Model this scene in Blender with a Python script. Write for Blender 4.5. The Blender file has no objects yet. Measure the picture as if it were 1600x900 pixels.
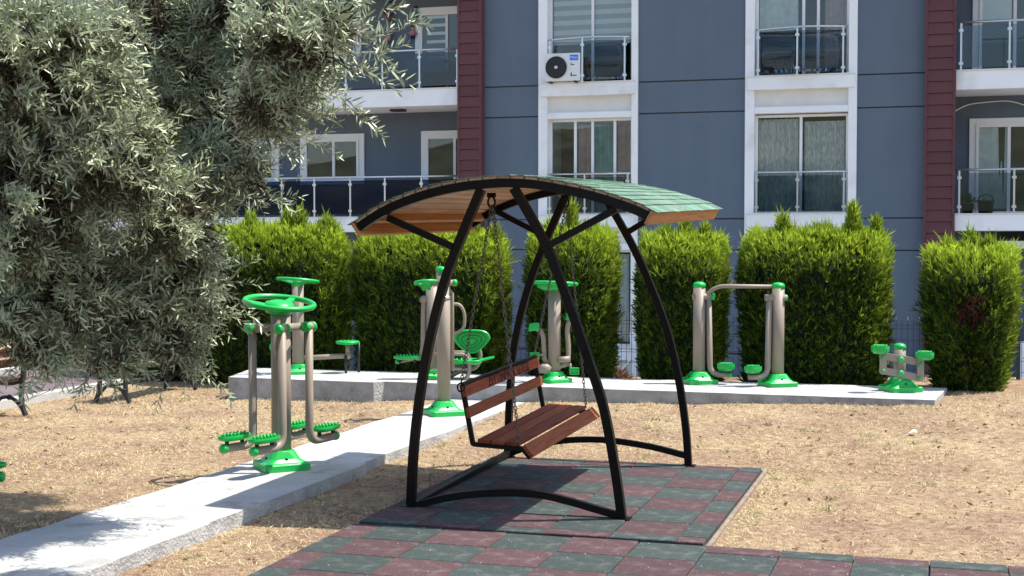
import bpy, bmesh, math, random
import numpy as np
from mathutils import Vector, Matrix
random.seed(7); rng = np.random.default_rng(11)
scene = bpy.context.scene
COL = scene.collection
R = math.radians

# ------------------------------------------------------------------ camera, world, sun, exposure
YAW, PITCH, FPX, CAMZ = R(17.06), math.atan(75/2180), 2180.0, 2.1
cam_d = bpy.data.cameras.new('camera'); cam = bpy.data.objects.new('camera', cam_d); COL.objects.link(cam)
cam.location = (0, 0, CAMZ); cam.rotation_euler = (math.pi/2 - PITCH, 0, YAW)
cam_d.sensor_width = 36; cam_d.lens = 36*FPX/1600; cam_d.clip_end = 3000; cam_d.clip_start = .05
scene.camera = cam
SUN = Vector((.48, .18, 1)).normalized()
EL = math.asin(SUN.z); AZ = math.atan2(SUN.x, SUN.y)
world = bpy.data.worlds.new('World'); scene.world = world; world.use_nodes = True
nt = world.node_tree; bg = nt.nodes['Background']
sky = nt.nodes.new('ShaderNodeTexSky'); sky.sky_type = 'NISHITA'; sky.sun_disc = False
sky.sun_elevation = EL; sky.sun_rotation = AZ; sky.air_density = 1.0; sky.dust_density = 1.2
nt.links.new(sky.outputs[0], bg.inputs[0]); bg.inputs[1].default_value = .112
sl = bpy.data.lights.new('sun', 'SUN'); sl.energy = 3.1; sl.angle = R(.5); sl.color = (1, .95, .87)
so = bpy.data.objects.new('sun', sl); COL.objects.link(so); so.rotation_euler = SUN.to_track_quat('Z', 'Y').to_euler()
so.location = (20, 10, 40)
vs = scene.view_settings; vs.view_transform = 'Standard'; vs.look = 'None'; vs.exposure = 1.38; vs.gamma = 1
scene.render.engine = 'CYCLES'; scene.cycles.max_bounces = 8; scene.cycles.transparent_max_bounces = 16

# ------------------------------------------------------------------ measuring helpers: a pixel of the photo -> a point of the place
_r = Vector((math.cos(YAW), math.sin(YAW), 0))
_f = Vector((-math.sin(YAW)*math.cos(PITCH), math.cos(YAW)*math.cos(PITCH), -math.sin(PITCH)))
_u = _r.cross(_f)
CAM = Vector((0, 0, CAMZ))
def ray(u, v): return _r*((u-800)/FPX) + _u*((450-v)/FPX) + _f
def G(u, v, z=0.0):
    d = ray(u, v); return CAM + d*((z-CAMZ)/d.z)
def P(u, v, y):
    d = ray(u, v); return CAM + d*(y/d.y)
def sm(a, b, t):
    t = min(max((t-a)/(b-a), 0), 1); return t*t*(3-2*t)
def H(x, y): return .026*min(max(x+8.95, 0), 12)*sm(12.6, 16.4, y)

# ------------------------------------------------------------------ mesh builder
class MB:
    def __init__(s): s.v = []; s.f = []; s.s = []; s.m = []; s.mi = 0
    def add(s, vs, fs, smooth=False):
        o = len(s.v); s.v += [tuple(p) for p in vs]
        for f in fs: s.f.append(tuple(i+o for i in f)); s.s.append(smooth); s.m.append(s.mi)
        return s
    def hexa(s, p):
        return s.add(p, [(0,3,2,1),(4,5,6,7),(0,1,5,4),(1,2,6,5),(2,3,7,6),(3,0,4,7)])
    def box(s, x0, x1, y0, y1, z0, z1):
        return s.hexa([(x0,y0,z0),(x1,y0,z0),(x1,y1,z0),(x0,y1,z0),(x0,y0,z1),(x1,y0,z1),(x1,y1,z1),(x0,y1,z1)])
    def bar(s, a, b, w, h, up=(0,0,1), ext=0):
        a = Vector(a); b = Vector(b); d = (b-a).normalized(); up = Vector(up)
        if abs(d.dot(up)) > .99: up = Vector((0,1,0))
        x = d.cross(up).normalized(); z = x.cross(d); a = a-d*ext; b = b+d*ext
        c = []
        for p in (a, b): c += [p-x*w/2-z*h/2, p+x*w/2-z*h/2, p+x*w/2+z*h/2, p-x*w/2+z*h/2]
        return s.add(c, [(0,3,2,1),(4,5,6,7),(0,1,5,4),(1,2,6,5),(2,3,7,6),(3,0,4,7)])
    def sweep(s, pts, w, h, side):
        """rectangular section swept along pts; side = constant lateral direction"""
        pts = [Vector(p) for p in pts]; side = Vector(side).normalized(); n = len(pts); vs = []
        for i, p in enumerate(pts):
            t = (pts[min(i+1, n-1)]-pts[max(i-1, 0)]).normalized(); q = side.cross(t).normalized()
            vs += [p-side*w/2-q*h/2, p+side*w/2-q*h/2, p+side*w/2+q*h/2, p-side*w/2+q*h/2]
        fs = [(0,3,2,1), tuple(4*(n-1)+k for k in (0,1,2,3))]
        for i in range(n-1):
            for k in range(4):
                k2 = (k+1) % 4; fs.append((4*i+k, 4*i+k2, 4*i+4+k2, 4*i+4+k))
        return s.add(vs, fs)
    def tube(s, pts, r, n=12, closed=False, caps=True, smooth=True):
        pts = [Vector(p) for p in pts]; N = len(pts); rr = r if isinstance(r, (list, tuple)) else [r]*N
        T = []
        for i in range(N):
            a = pts[(i-1) % N] if closed else pts[max(i-1, 0)]; b = pts[(i+1) % N] if closed else pts[min(i+1, N-1)]
            T.append((b-a).normalized())
        ref = Vector((0,0,1)) if abs(T[0].z) < .9 else Vector((1,0,0))
        x = T[0].cross(ref).normalized(); vs = []
        for i in range(N):
            x = (x - T[i]*x.dot(T[i])).normalized(); y = T[i].cross(x)
            for k in range(n):
                a = 2*math.pi*k/n; vs.append(pts[i]+(x*math.cos(a)+y*math.sin(a))*rr[i])
        fs = []
        for i in range(N if closed else N-1):
            j = (i+1) % N
            for k in range(n): fs.append((i*n+k, i*n+(k+1) % n, j*n+(k+1) % n, j*n+k))
        s.add(vs, fs, smooth)
        if caps and not closed:
            o = len(s.v)-N*n
            for f in (tuple(o+k for k in reversed(range(n))), tuple(o+(N-1)*n+k for k in range(n))):
                s.f.append(f); s.s.append(False); s.m.append(s.mi)
        return s
    def lathe(s, prof, c=(0,0,0), n=24, axis=(0,0,1), smooth=True):
        ax = Vector(axis).normalized(); ref = Vector((1,0,0)) if abs(ax.x) < .9 else Vector((0,1,0))
        x = (ref-ax*ref.dot(ax)).normalized(); y = ax.cross(x); c = Vector(c); vs = []
        for (r, z) in prof:
            for k in range(n):
                a = 2*math.pi*k/n; vs.append(c+ax*z+(x*math.cos(a)+y*math.sin(a))*max(r, 1e-4))
        fs = []
        for i in range(len(prof)-1):
            for k in range(n): fs.append((i*n+k, i*n+(k+1) % n, (i+1)*n+(k+1) % n, (i+1)*n+k))
        fs.append(tuple(reversed(range(n)))); fs.append(tuple((len(prof)-1)*n+k for k in range(n)))
        return s.add(vs, fs, smooth)
    def prism(s, poly, off, smooth=False):
        """polygon of 3d points extruded by off"""
        n = len(poly); off = Vector(off); a = [Vector(p) for p in poly]; b = [p+off for p in a]
        fs = [tuple(reversed(range(n))), tuple(range(n, 2*n))]
        for k in range(n): fs.append((k, (k+1) % n, n+(k+1) % n, n+k))
        return s.add(a+b, fs, smooth)
    def build(s, name, mats, parent=None, bevel=0, shift=None, recalc=True):
        me = bpy.data.meshes.new(name)
        sh = Vector(shift) if shift is not None else (ORG.get(parent.name, Vector((0,0,0))) if parent else Vector((0,0,0)))
        me.from_pydata([tuple(Vector(p)-sh) for p in s.v], [], s.f)
        mats = mats if isinstance(mats, (list, tuple)) else [mats]
        for m in mats: me.materials.append(m)
        me.polygons.foreach_set('use_smooth', s.s); me.polygons.foreach_set('material_index', s.m)
        if recalc:
            bm = bmesh.new(); bm.from_mesh(me); bmesh.ops.recalc_face_normals(bm, faces=bm.faces); bm.to_mesh(me); bm.free()
        me.update()
        o = bpy.data.objects.new(name, me); COL.objects.link(o)
        if parent: o.parent = parent; ORG[o.name] = ORG.get(parent.name, Vector((0,0,0)))
        elif shift is not None: o.location = sh; ORG[o.name] = sh
        if bevel:
            b = o.modifiers.new('bevel', 'BEVEL'); b.width = bevel; b.segments = 2; b.limit_method = 'ANGLE'; b.angle_limit = R(40)
        return o
ORG = {}
def tag(o, label=None, cat=None, group=None, kind=None):
    if label: o['label'] = label
    if cat: o['category'] = cat
    if group: o['group'] = group
    if kind: o['kind'] = kind
    return o
def thing(name, label, cat, loc=(0,0,0), rotz=0, group=None, world=False):
    o = bpy.data.objects.new(name, None); COL.objects.link(o); o.empty_display_size = .1
    o.location = loc; o.rotation_euler = (0, 0, rotz)
    if world: ORG[o.name] = Vector(loc)
    return tag(o, label, cat, group)
def inst(name, me, parent, loc=(0,0,0), rot=(0,0,0)):
    o = bpy.data.objects.new(name, me); COL.objects.link(o); o.location = loc; o.rotation_euler = rot
    if parent: o.parent = parent
    return o
def copy_tree(o, parent=None):
    c = o.copy(); COL.objects.link(c)
    if parent: c.parent = parent
    for ch in list(o.children): copy_tree(ch, c)
    return c
def fillet(pts, rad, n=6):
    pts = [Vector(p) for p in pts]; out = [pts[0]]
    for i in range(1, len(pts)-1):
        a, b, c = pts[i-1], pts[i], pts[i+1]; d1 = (a-b); d2 = (c-b); r = min(rad, d1.length*.49, d2.length*.49)
        p, q = b+d1.normalized()*r, b+d2.normalized()*r
        for k in range(n+1):
            t = k/n; out.append(p*(1-t)**2+b*2*t*(1-t)+q*t*t)
    out.append(pts[-1]); return out
def smooth_line(pts, n=4):
    pts = [Vector(p) for p in pts]; out = []
    for i in range(len(pts)-1):
        p0 = pts[max(i-1,0)]; p1 = pts[i]; p2 = pts[i+1]; p3 = pts[min(i+2,len(pts)-1)]
        for k in range(n):
            t = k/n
            out.append(.5*((2*p1)+(p2-p0)*t+(2*p0-5*p1+4*p2-p3)*t*t+(3*p1-p0-3*p2+p3)*t**3))
    out.append(pts[-1]); return out

# ------------------------------------------------------------------ materials
def nodes(m):
    m.use_nodes = True; return m.node_tree.nodes, m.node_tree.links, m.node_tree.nodes['Principled BSDF']
def mat(name, c, rough=.6, var=.12, scale=6, bump=0, bscale=80, metal=0, spec=.5, rnd=0, detail=6, coord='Object', stretch=None, dirt=None):
    m = bpy.data.materials.new(name); N, L, B = nodes(m)
    B.inputs['Roughness'].default_value = rough; B.inputs['Metallic'].default_value = metal
    B.inputs['Specular IOR Level'].default_value = spec
    tc = N.new('ShaderNodeTexCoord'); mp = N.new('ShaderNodeMapping'); L.new(tc.outputs[coord], mp.inputs[0])
    if stretch: mp.inputs['Scale'].default_value = stretch
    nz = N.new('ShaderNodeTexNoise'); nz.inputs['Scale'].default_value = scale; nz.inputs['Detail'].default_value = detail
    L.new(mp.outputs[0], nz.inputs[0])
    cr = N.new('ShaderNodeValToRGB'); e = cr.color_ramp.elements
    e[0].position = .3; e[1].position = .7
    e[0].color = tuple(x*(1-var) for x in c)+(1,); e[1].color = tuple(min(1, x*(1+var)) for x in c)+(1,)
    L.new(nz.outputs[0], cr.inputs[0]); out = cr.outputs[0]
    if dirt:   # (colour, scale, threshold, amount) patches of dirt / stain
        n2 = N.new('ShaderNodeTexNoise'); n2.inputs['Scale'].default_value = dirt[1]; n2.inputs['Detail'].default_value = 8
        L.new(mp.outputs[0], n2.inputs[0])
        r2 = N.new('ShaderNodeValToRGB'); r2.color_ramp.elements[0].position = dirt[2]; r2.color_ramp.elements[1].position = dirt[2]+.15
        r2.color_ramp.elements[1].color = (dirt[3],)*3+(1,); r2.color_ramp.elements[0].color = (0,0,0,1)
        L.new(n2.outputs[0], r2.inputs[0])
        mx = N.new('ShaderNodeMix'); mx.data_type = 'RGBA'; L.new(r2.outputs[0], mx.inputs[0]); L.new(out, mx.inputs[6]); mx.inputs[7].default_value = tuple(dirt[0])+(1,)
        out = mx.outputs[2]
    if rnd:
        oi = N.new('ShaderNodeObjectInfo'); mr = N.new('ShaderNodeMapRange'); L.new(oi.outputs['Random'], mr.inputs[0])
        mr.inputs[3].default_value = 1-rnd; mr.inputs[4].default_value = 1+rnd
        hs = N.new('ShaderNodeHueSaturation'); L.new(mr.outputs[0], hs.inputs['Value']); L.new(out, hs.inputs['Color']); out = hs.outputs[0]
    L.new(out, B.inputs['Base Color'])
    if bump:
        n3 = N.new('ShaderNodeTexNoise'); n3.inputs['Scale'].default_value = bscale; n3.inputs['Detail'].default_value = 8; L.new(mp.outputs[0], n3.inputs[0])
        bp = N.new('ShaderNodeBump'); bp.inputs['Strength'].default_value = bump; bp.inputs['Distance'].default_value = .02
        L.new(n3.outputs[0], bp.inputs['Height']); L.new(bp.outputs[0], B.inputs['Normal'])
    return m
def weathered(name, c, streak, amt=.35):
    m = mat(name, c, .85, .05, 1.2, .12, 220); N, L = m.node_tree.nodes, m.node_tree.links; B = N['Principled BSDF']
    src = B.inputs['Base Color'].links[0].from_socket; ge = N.new('ShaderNodeNewGeometry'); mp = N.new('ShaderNodeMapping'); mp.inputs['Scale'].default_value = (2.6,2.6,.22)
    L.new(ge.outputs['Position'], mp.inputs[0]); nz = N.new('ShaderNodeTexNoise'); nz.inputs['Scale'].default_value = 1.3; nz.inputs['Detail'].default_value = 7; L.new(mp.outputs[0], nz.inputs[0])
    cr = N.new('ShaderNodeValToRGB'); cr.color_ramp.elements[0].position = .46; cr.color_ramp.elements[1].position = .74; cr.color_ramp.elements[0].color = (0,0,0,1); cr.color_ramp.elements[1].color = (amt,)*3+(1,); L.new(nz.outputs[0], cr.inputs[0])
    mx = N.new('ShaderNodeMix'); mx.data_type = 'RGBA'; L.new(cr.outputs[0], mx.inputs[0]); L.new(src, mx.inputs[6]); mx.inputs[7].default_value = streak+(1,); L.new(mx.outputs[2], B.inputs['Base Color'])
    return m
def wood(name, c1, c2, along='Y', rough=.55):
    m = bpy.data.materials.new(name); N, L, B = nodes(m); B.inputs['Roughness'].default_value = rough; B.inputs['Specular IOR Level'].default_value = .22
    tc = N.new('ShaderNodeTexCoord'); mp = N.new('ShaderNodeMapping'); L.new(tc.outputs['Object'], mp.inputs[0])
    mp.inputs['Scale'].default_value = (40, 1.6, 40) if along == 'Y' else (1.6, 40, 40)
    oi = N.new('ShaderNodeObjectInfo'); ad = N.new('ShaderNodeVectorMath'); ad.operation = 'ADD'; L.new(mp.outputs[0], ad.inputs[0])
    ml = N.new('ShaderNodeMath'); ml.operation = 'MULTIPLY'; ml.inputs[1].default_value = 57; L.new(oi.outputs['Random'], ml.inputs[0]); L.new(ml.outputs[0], ad.inputs[1])
    nz = N.new('ShaderNodeTexNoise'); nz.inputs['Scale'].default_value = 1; nz.inputs['Detail'].default_value = 5; nz.inputs['Distortion'].default_value = .6; L.new(ad.outputs[0], nz.inputs[0])
    cr = N.new('ShaderNodeValToRGB'); cr.color_ramp.elements[0].position = .32; cr.color_ramp.elements[1].position = .68
    cr.color_ramp.elements[0].color = c1+(1,); cr.color_ramp.elements[1].color = c2+(1,); L.new(nz.outputs[0], cr.inputs[0])
    mr = N.new('ShaderNodeMapRange'); L.new(oi.outputs['Random'], mr.inputs[0]); mr.inputs[3].default_value = .8; mr.inputs[4].default_value = 1.2
    hs = N.new('ShaderNodeHueSaturation'); L.new(mr.outputs[0], hs.inputs['Value']); L.new(cr.outputs[0], hs.inputs['Color'])
    L.new(hs.outputs[0], B.inputs['Base Color'])
    bp = N.new('ShaderNodeBump'); bp.inputs['Strength'].default_value = .25; bp.inputs['Distance'].default_value = .004; L.new(nz.outputs[0], bp.inputs['Height']); L.new(bp.outputs[0], B.inputs['Normal'])
    return m
def leafmat(name, top, under, yellow, trans=.25, rough=.45, spec=.4):
    """leaf colour varies per face through the 'tint' attribute (leaf age and hue, on conifers also painted sunlight)"""
    m = bpy.data.materials.new(name); N, L, B = nodes(m)
    B.inputs['Roughness'].default_value = rough; B.inputs['Specular IOR Level'].default_value = spec
    at = N.new('ShaderNodeAttribute'); at.attribute_name = 'tint'
    cr = N.new('ShaderNodeValToRGB'); cr.color_ramp.elements[0].color = top+(1,); cr.color_ramp.elements[1].color = yellow+(1,)
    L.new(at.outputs['Fac'], cr.inputs[0])
    ge = N.new('ShaderNodeNewGeometry'); mx = N.new('ShaderNodeMix'); mx.data_type = 'RGBA'
    L.new(ge.outputs['Backfacing'], mx.inputs[0]); L.new(cr.outputs[0], mx.inputs[6]); mx.inputs[7].default_value = under+(1,)
    src = mx.outputs[2] if under != top else cr.outputs[0]
    L.new(src, B.inputs['Base Color'])
    tr = N.new('ShaderNodeBsdfTranslucent'); L.new(cr.outputs[0], tr.inputs[0])
    ms = N.new('ShaderNodeMixShader'); ms.inputs[0].default_value = trans
    out = N['Material Output']; L.new(B.outputs[0], ms.inputs[1]); L.new(tr.outputs[0], ms.inputs[2]); L.new(ms.outputs[0], out.inputs[0])
    return m
def glass(name, tint, refl=1.5, add=0.0, rough=.0):
    m = bpy.data.materials.new(name); m.use_nodes = True; N = m.node_tree.nodes; L = m.node_tree.links
    N.remove(N['Principled BSDF']); out = N['Material Output']
    t = N.new('ShaderNodeBsdfTransparent'); t.inputs[0].default_value = tint+(1,)
    g = N.new('ShaderNodeBsdfGlossy'); g.inputs['Roughness'].default_value = rough
    f = N.new('ShaderNodeFresnel'); f.inputs[0].default_value = refl
    a = N.new('ShaderNodeMath'); a.inputs[1].default_value = add; L.new(f.outputs[0], a.inputs[0])
    x = N.new('ShaderNodeMixShader'); L.new(a.outputs[0], x.inputs[0]); L.new(t.outputs[0], x.inputs[1]); L.new(g.outputs[0], x.inputs[2]); L.new(x.outputs[0], out.inputs[0])
    return m

M = {}
M['blue'] = weathered('blue_grey_render', (.114,.148,.192), (.16,.185,.215), .3)
M['shadowblue'] = M['blue']
M['white'] = mat('white_render', (.87,.87,.86), .8, .03, 2, .08, 200, dirt=((.62,.60,.55), 1.6, .56, .5))
M['cream'] = mat('cream_panel', (.72,.70,.65), .8, .05, 3, .08, 200, dirt=((.6,.57,.5), 1.3, .5, .4))
M['red'] = mat('oxblood_board', (.112,.036,.038), .7, .1, 3, .1, 120, rnd=.14)
M['redback'] = mat('oxblood_joint', (.03,.012,.014), .8)
M['pvc'] = mat('white_pvc', (.8,.8,.79), .35, .02)
M['alu'] = mat('brushed_aluminium', (.62,.63,.64), .3, .05, 30, metal=.85)
M['room'] = mat('painted_room_shade', (.05,.045,.04), .9)
M['void'] = mat('dim_recess', (.06,.065,.075), .9)
M['pane'] = glass('window_glass', (.92,.95,.94), 1.5, .01)
M['rail_glass2'] = glass('grey_tinted_glass', (.34,.40,.46), 1.5, .01)
M['rail_glass'] = glass('blue_tinted_glass', (.20,.28,.43), 1.45, .0)
M['clear_glass'] = glass('clear_rail_glass', (.64,.71,.75), 1.3, .015)
M['blind'] = mat('zebra_blind', (.84,.85,.86), .8, .03)
M['blind2'] = mat('zebra_blind_sheer', (.50,.53,.56), .8, .03)
M['curtain'] = mat('grey_lace', (.80,.82,.80), .9, .36, 26, coord='Object', stretch=(1,1,.35))
M['pink'] = mat('dusty_pink_curtain', (.50,.38,.37), .9, .12, 8)
M['sheer'] = mat('sheer_curtain', (.75,.79,.79), .9, .12, 8)
M['teal'] = mat('teal_reflection', (.27,.44,.44), .9, .2, 8)
M['concrete'] = mat('pale_concrete', (.43,.43,.415), .9, .13, 2.2, .5, 60, dirt=((.36,.33,.29), 3.2, .6, .55))
M['slabside'] = mat('rough_concrete', (.36,.35,.33), .95, .25, 5, .9, 40, dirt=((.2,.18,.16), 6, .58, .6))
M['kerb'] = mat('kerb_concrete', (.42,.41,.38), .9, .15, 4, .4, 60)
M['tile_red'] = mat('red_rubber', (.074,.036,.038), .95, .35, 60, .5, 300, rnd=.12, dirt=((.16,.118,.114), 9, .50, .5))
M['tile_green'] = mat('green_rubber', (.035,.051,.046), .95, .35, 60, .5, 300, rnd=.12, dirt=((.12,.13,.12), 9, .50, .5))
M['black'] = mat('black_paint', (.005,.0046,.0044), .42, .3, 20, .06, 60, spec=.17)
M['roofboard'] = wood('roof_board_wood', (.42,.25,.155), (.62,.42,.28))
M['fascia'] = wood('fascia_wood', (.36,.155,.05), (.52,.25,.095))
M['slat'] = wood('stained_slat_wood', (.14,.027,.011), (.27,.06,.022), rough=.6)
M['slat2'] = wood('lighter_slat_wood', (.19,.044,.015), (.31,.088,.03), rough=.6)
M['shingle'] = mat('green_shingle', (.14,.245,.172), .95, .3, 45, .6, 350, rnd=.16, dirt=((.24,.33,.26), 5, .52, .5))
M['letter'] = mat('burnt_lettering', (.02,.008,.006), .9)
M['chain'] = mat('chain_steel', (.16,.145,.13), .5, .3, 90, metal=.7)
M['taupe'] = mat('taupe_paint', (.262,.216,.166), .52, .06, 4, .03, 200)
M['green'] = mat('green_plastic', (.008,.40,.068), .33, .08, 5, .05, 200)
M['greencap'] = mat('faded_green_plastic', (.04,.36,.11), .4, .1, 6)
M['rubber'] = mat('black_rubber', (.015,.015,.015), .6)
M['iron'] = mat('cast_iron', (.018,.018,.02), .45)
M['benchwood'] = wood('bench_wood', (.045,.022,.012), (.085,.042,.022))
M['bark'] = mat('olive_bark', (.14,.12,.095), .95, .4, 9, 1, 18)
M['twig'] = mat('twig_bark', (.20,.17,.12), .9)
M['olive'] = leafmat('olive_leaf', (.070,.100,.040), (.33,.365,.255), (.50,.56,.32), .12, .42, .55)
M['inner'] = leafmat('shade_inner_twig', (.035,.026,.018), (.035,.026,.018), (.075,.055,.036), .0, .9, .1)
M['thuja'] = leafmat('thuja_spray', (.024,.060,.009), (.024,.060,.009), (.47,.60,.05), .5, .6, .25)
M['core'] = mat('hedge_inner_shade', (.010,.014,.006), .95, .5, 12)
M['straw'] = leafmat('straw_blade', (.42,.325,.17), (.42,.325,.17), (.84,.71,.44), .2, .8, .2)
M['weed'] = leafmat('weed_leaf', (.10,.13,.05), (.10,.13,.05), (.25,.26,.10), .2, .7, .2)
M['wire'] = mat('dark_green_wire', (.03,.04,.045), .5)
M['acwhite'] = mat('ac_white', (.74,.74,.72), .45, .03)
M['acdark'] = mat('ac_grille', (.02,.02,.022), .5)
M['logoblue'] = mat('logo_blue', (.02,.20,.75), .4, .02)
M['paper'] = mat('white_paper', (.8,.8,.78), .8)
M['walk'] = mat('purple_paving', (.135,.10,.105), .9, .15, 4, .3, 60, rnd=.12)
M['table'] = mat('grey_table_cloth', (.35,.38,.40), .8)
M['dollred'] = mat('doll_red', (.32,.03,.04), .8); M['dollteal'] = mat('doll_teal', (.05,.26,.26), .8); M['dollpink'] = mat('doll_pink', (.45,.22,.24), .8)
M['skin'] = mat('doll_cloth', (.5,.36,.28), .8); M['wreath'] = mat('wreath_twig', (.03,.02,.02), .9)
M['hay'] = leafmat('dry_cuttings', (.22,.12,.06), (.22,.12,.06), (.36,.22,.11), .1, .9, .1)
M['deadspray'] = leafmat('dead_spray', (.075,.028,.020), (.075,.028,.020), (.15,.065,.045), .1, .9, .1)
M['plant'] = leafmat('pot_leaf', (.05,.09,.03), (.05,.09,.03), (.14,.2,.05), .2, .6, .3)

def specks(m, scale, thr, c, amt):
    N, L = m.node_tree.nodes, m.node_tree.links; B = N['Principled BSDF']; src = B.inputs['Base Color'].links[0].from_socket
    ge = N.new('ShaderNodeNewGeometry'); nz = N.new('ShaderNodeTexNoise'); nz.inputs['Scale'].default_value = scale; nz.inputs['Detail'].default_value = 3; L.new(ge.outputs['Position'], nz.inputs[0])
    cr = N.new('ShaderNodeValToRGB'); cr.color_ramp.elements[0].position = thr; cr.color_ramp.elements[1].position = thr+.05; cr.color_ramp.elements[0].color = (0,0,0,1); cr.color_ramp.elements[1].color = (amt,)*3+(1,); L.new(nz.outputs[0], cr.inputs[0])
    mx = N.new('ShaderNodeMix'); mx.data_type = 'RGBA'; L.new(cr.outputs[0], mx.inputs[0]); L.new(src, mx.inputs[6]); mx.inputs[7].default_value = c+(1,); L.new(mx.outputs[2], B.inputs['Base Color'])
specks(M['concrete'], 22, .70, (.20,.18,.15), .7); specks(M['concrete'], 5, .60, (.27,.255,.23), .6)
specks(M['tile_red'], 55, .68, (.34,.30,.28), .8); specks(M['tile_green'], 55, .68, (.33,.32,.30), .8)
specks(M['taupe'], 30, .71, (.12,.09,.07), .6)

# ground: dry lawn over bare reddish earth
def ground_mat():
    m = bpy.data.materials.new('dry_earth'); N, L, B = nodes(m); B.inputs['Roughness'].default_value = 1; B.inputs['Specular IOR Level'].default_value = .1
    ge = N.new('ShaderNodeNewGeometry')
    def noise(s, d=8):
        n = N.new('ShaderNodeTexNoise'); n.inputs['Scale'].default_value = s; n.inputs['Detail'].default_value = d; L.new(ge.outputs['Position'], n.inputs[0]); return n
    a, b, c = noise(1.1), noise(14), noise(90)
    def ramp(n, p0, p1, c0, c1):
        r = N.new('ShaderNodeValToRGB'); r.color_ramp.elements[0].position = p0; r.color_ramp.elements[1].position = p1
        r.color_ramp.elements[0].color = c0+(1,); r.color_ramp.elements[1].color = c1+(1,); L.new(n.outputs[0], r.inputs[0]); return r
    r1 = ramp(a, .38, .62, (.385,.265,.185), (.50,.385,.245))
    r2 = ramp(b, .35, .7, (.66,.63,.61), (1.16,1.15,1.13))
    r3 = ramp(c, .35, .65, (.55,.53,.50), (1.18,1.18,1.18))
    def mul(x, y):
        k = N.new('ShaderNodeMix'); k.data_type = 'RGBA'; k.blend_type = 'MULTIPLY'; k.inputs[0].default_value = 1; L.new(x, k.inputs[6]); L.new(y, k.inputs[7]); return k.outputs[2]
    d4 = noise(38, 4); r4 = ramp(d4, .30, .38, (.42,.38,.34), (1,1,1))
    L.new(mul(mul(mul(r1.outputs[0], r2.outputs[0]), r3.outputs[0]), r4.outputs[0]), B.inputs['Base Color'])
    bp = N.new('ShaderNodeBump'); bp.inputs['Strength'].default_value = .9; bp.inputs['Distance'].default_value = .03; L.new(c.outputs[0], bp.inputs['Height']); L.new(bp.outputs[0], B.inputs['Normal'])
    return m
M['earth'] = ground_mat()
M['yard'] = mat('yard_concrete', (.30,.29,.27), .9, .15, 1, .3, 30)

# ------------------------------------------------------------------ setting: ground, path, slab, paving
YB = 19.9            # garden ends here, the yard of the building lies lower
def axis(lo, hi, step, far_lo, far_hi):
    a = list(np.arange(lo, hi+1e-6, step)); return [far_lo, far_lo*.5+lo*.5]+a+[hi*.5+far_hi*.5, far_hi]
xs = axis(-18, 8, .25, -120, 120)
ys = [-150, -60, -20]+list(np.arange(-4, YB-.05, .25))+[YB]
g = MB(); nx = len(xs)
def bumpy(x, y): return .012*math.sin(x*2.3+y*1.1)*math.sin(y*1.9-x*.7) + .006*math.sin(x*6.1)*math.sin(y*5.3)
g.add([(x, y, H(x, y)-.012+bumpy(x, y)) for y in ys for x in xs], [(j*nx+i, j*nx+i+1, (j+1)*nx+i+1, (j+1)*nx+i) for j in range(len(ys)-1) for i in range(nx-1)], True)
n0 = (len(ys)-1)*nx
g.add([(x, YB, H(x, YB)-.012+bumpy(x, YB)) for x in xs]+[(x, YB, -1.6) for x in xs], [(i, i+1, nx+i+1, nx+i) for i in range(nx-1)])
tag(g.build('ground', M['earth']), kind='structure')
yd = MB(); yd.add([(-900,YB-2,-1.25),(900,YB-2,-1.25),(900,1500,-1.25),(-900,1500,-1.25)], [(0,1,2,3)])
tag(yd.build('yard', M['yard']), kind='structure')

def wobble(a, b, n, amp, seed):
    rr = random.Random(seed); a = Vector(a); b = Vector(b); out = []
    for i in range(n+1):
        p = a.lerp(b, i/n)
        if 0 < i < n: p = p+Vector((rr.uniform(-amp, amp), rr.uniform(-amp, amp), 0))
        out.append(p)
    return out
def slab(name, outline, z0, z1):
    m = MB(); n = len(outline); m.mi = 0
    top = [Vector((p.x, p.y, z1)) for p in outline]
    inn = []
    c = sum(top, Vector())/n
    m.add(top, [tuple(range(n))])
    m.mi = 1
    bot = [Vector((p.x+random.uniform(-.012,.012), p.y+random.uniform(-.012,.012), z0)) for p in outline]
    mid = [Vector((p.x+random.uniform(-.008,.008), p.y+random.uniform(-.008,.008), z1*.55+z0*.45)) for p in outline]
    m.add(top+mid+bot, [(k, (k+1) % n, n+(k+1) % n, n+k) for k in range(n)]+[(n+k, n+(k+1) % n, 2*n+(k+1) % n, 2*n+k) for k in range(n)])
    return tag(m.build(name, [M['concrete'], M['slabside']]), kind='structure')
PX0, PX1, PZ = -6.02, -4.93, .09
ol = wobble((PX1,3.0,0),(PX1,8.78,0),16,.015,1)+wobble((PX1-.03,8.8,0),(PX1+.02,11.55,0),8,.012,2)+wobble((PX1-.03,11.6,0),(PX1+.04,16.6,0),14,.015,3)
ol += wobble((PX0+.08,16.6,0),(PX0-.02,3.0,0),40,.022,4)
slab('path', ol, -.15, PZ)
SZ = .285
ol = wobble((-9.0,16.52,0),(-6.9,16.45,0),8,.012,5)+wobble((-6.8,16.58,0),(-.04,16.48,0),34,.018,6)
ol += wobble((.1,17.9,0),(-9.32,17.85,0),30,.012,7)
slab('slab', ol, -.2, SZ)

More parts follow.
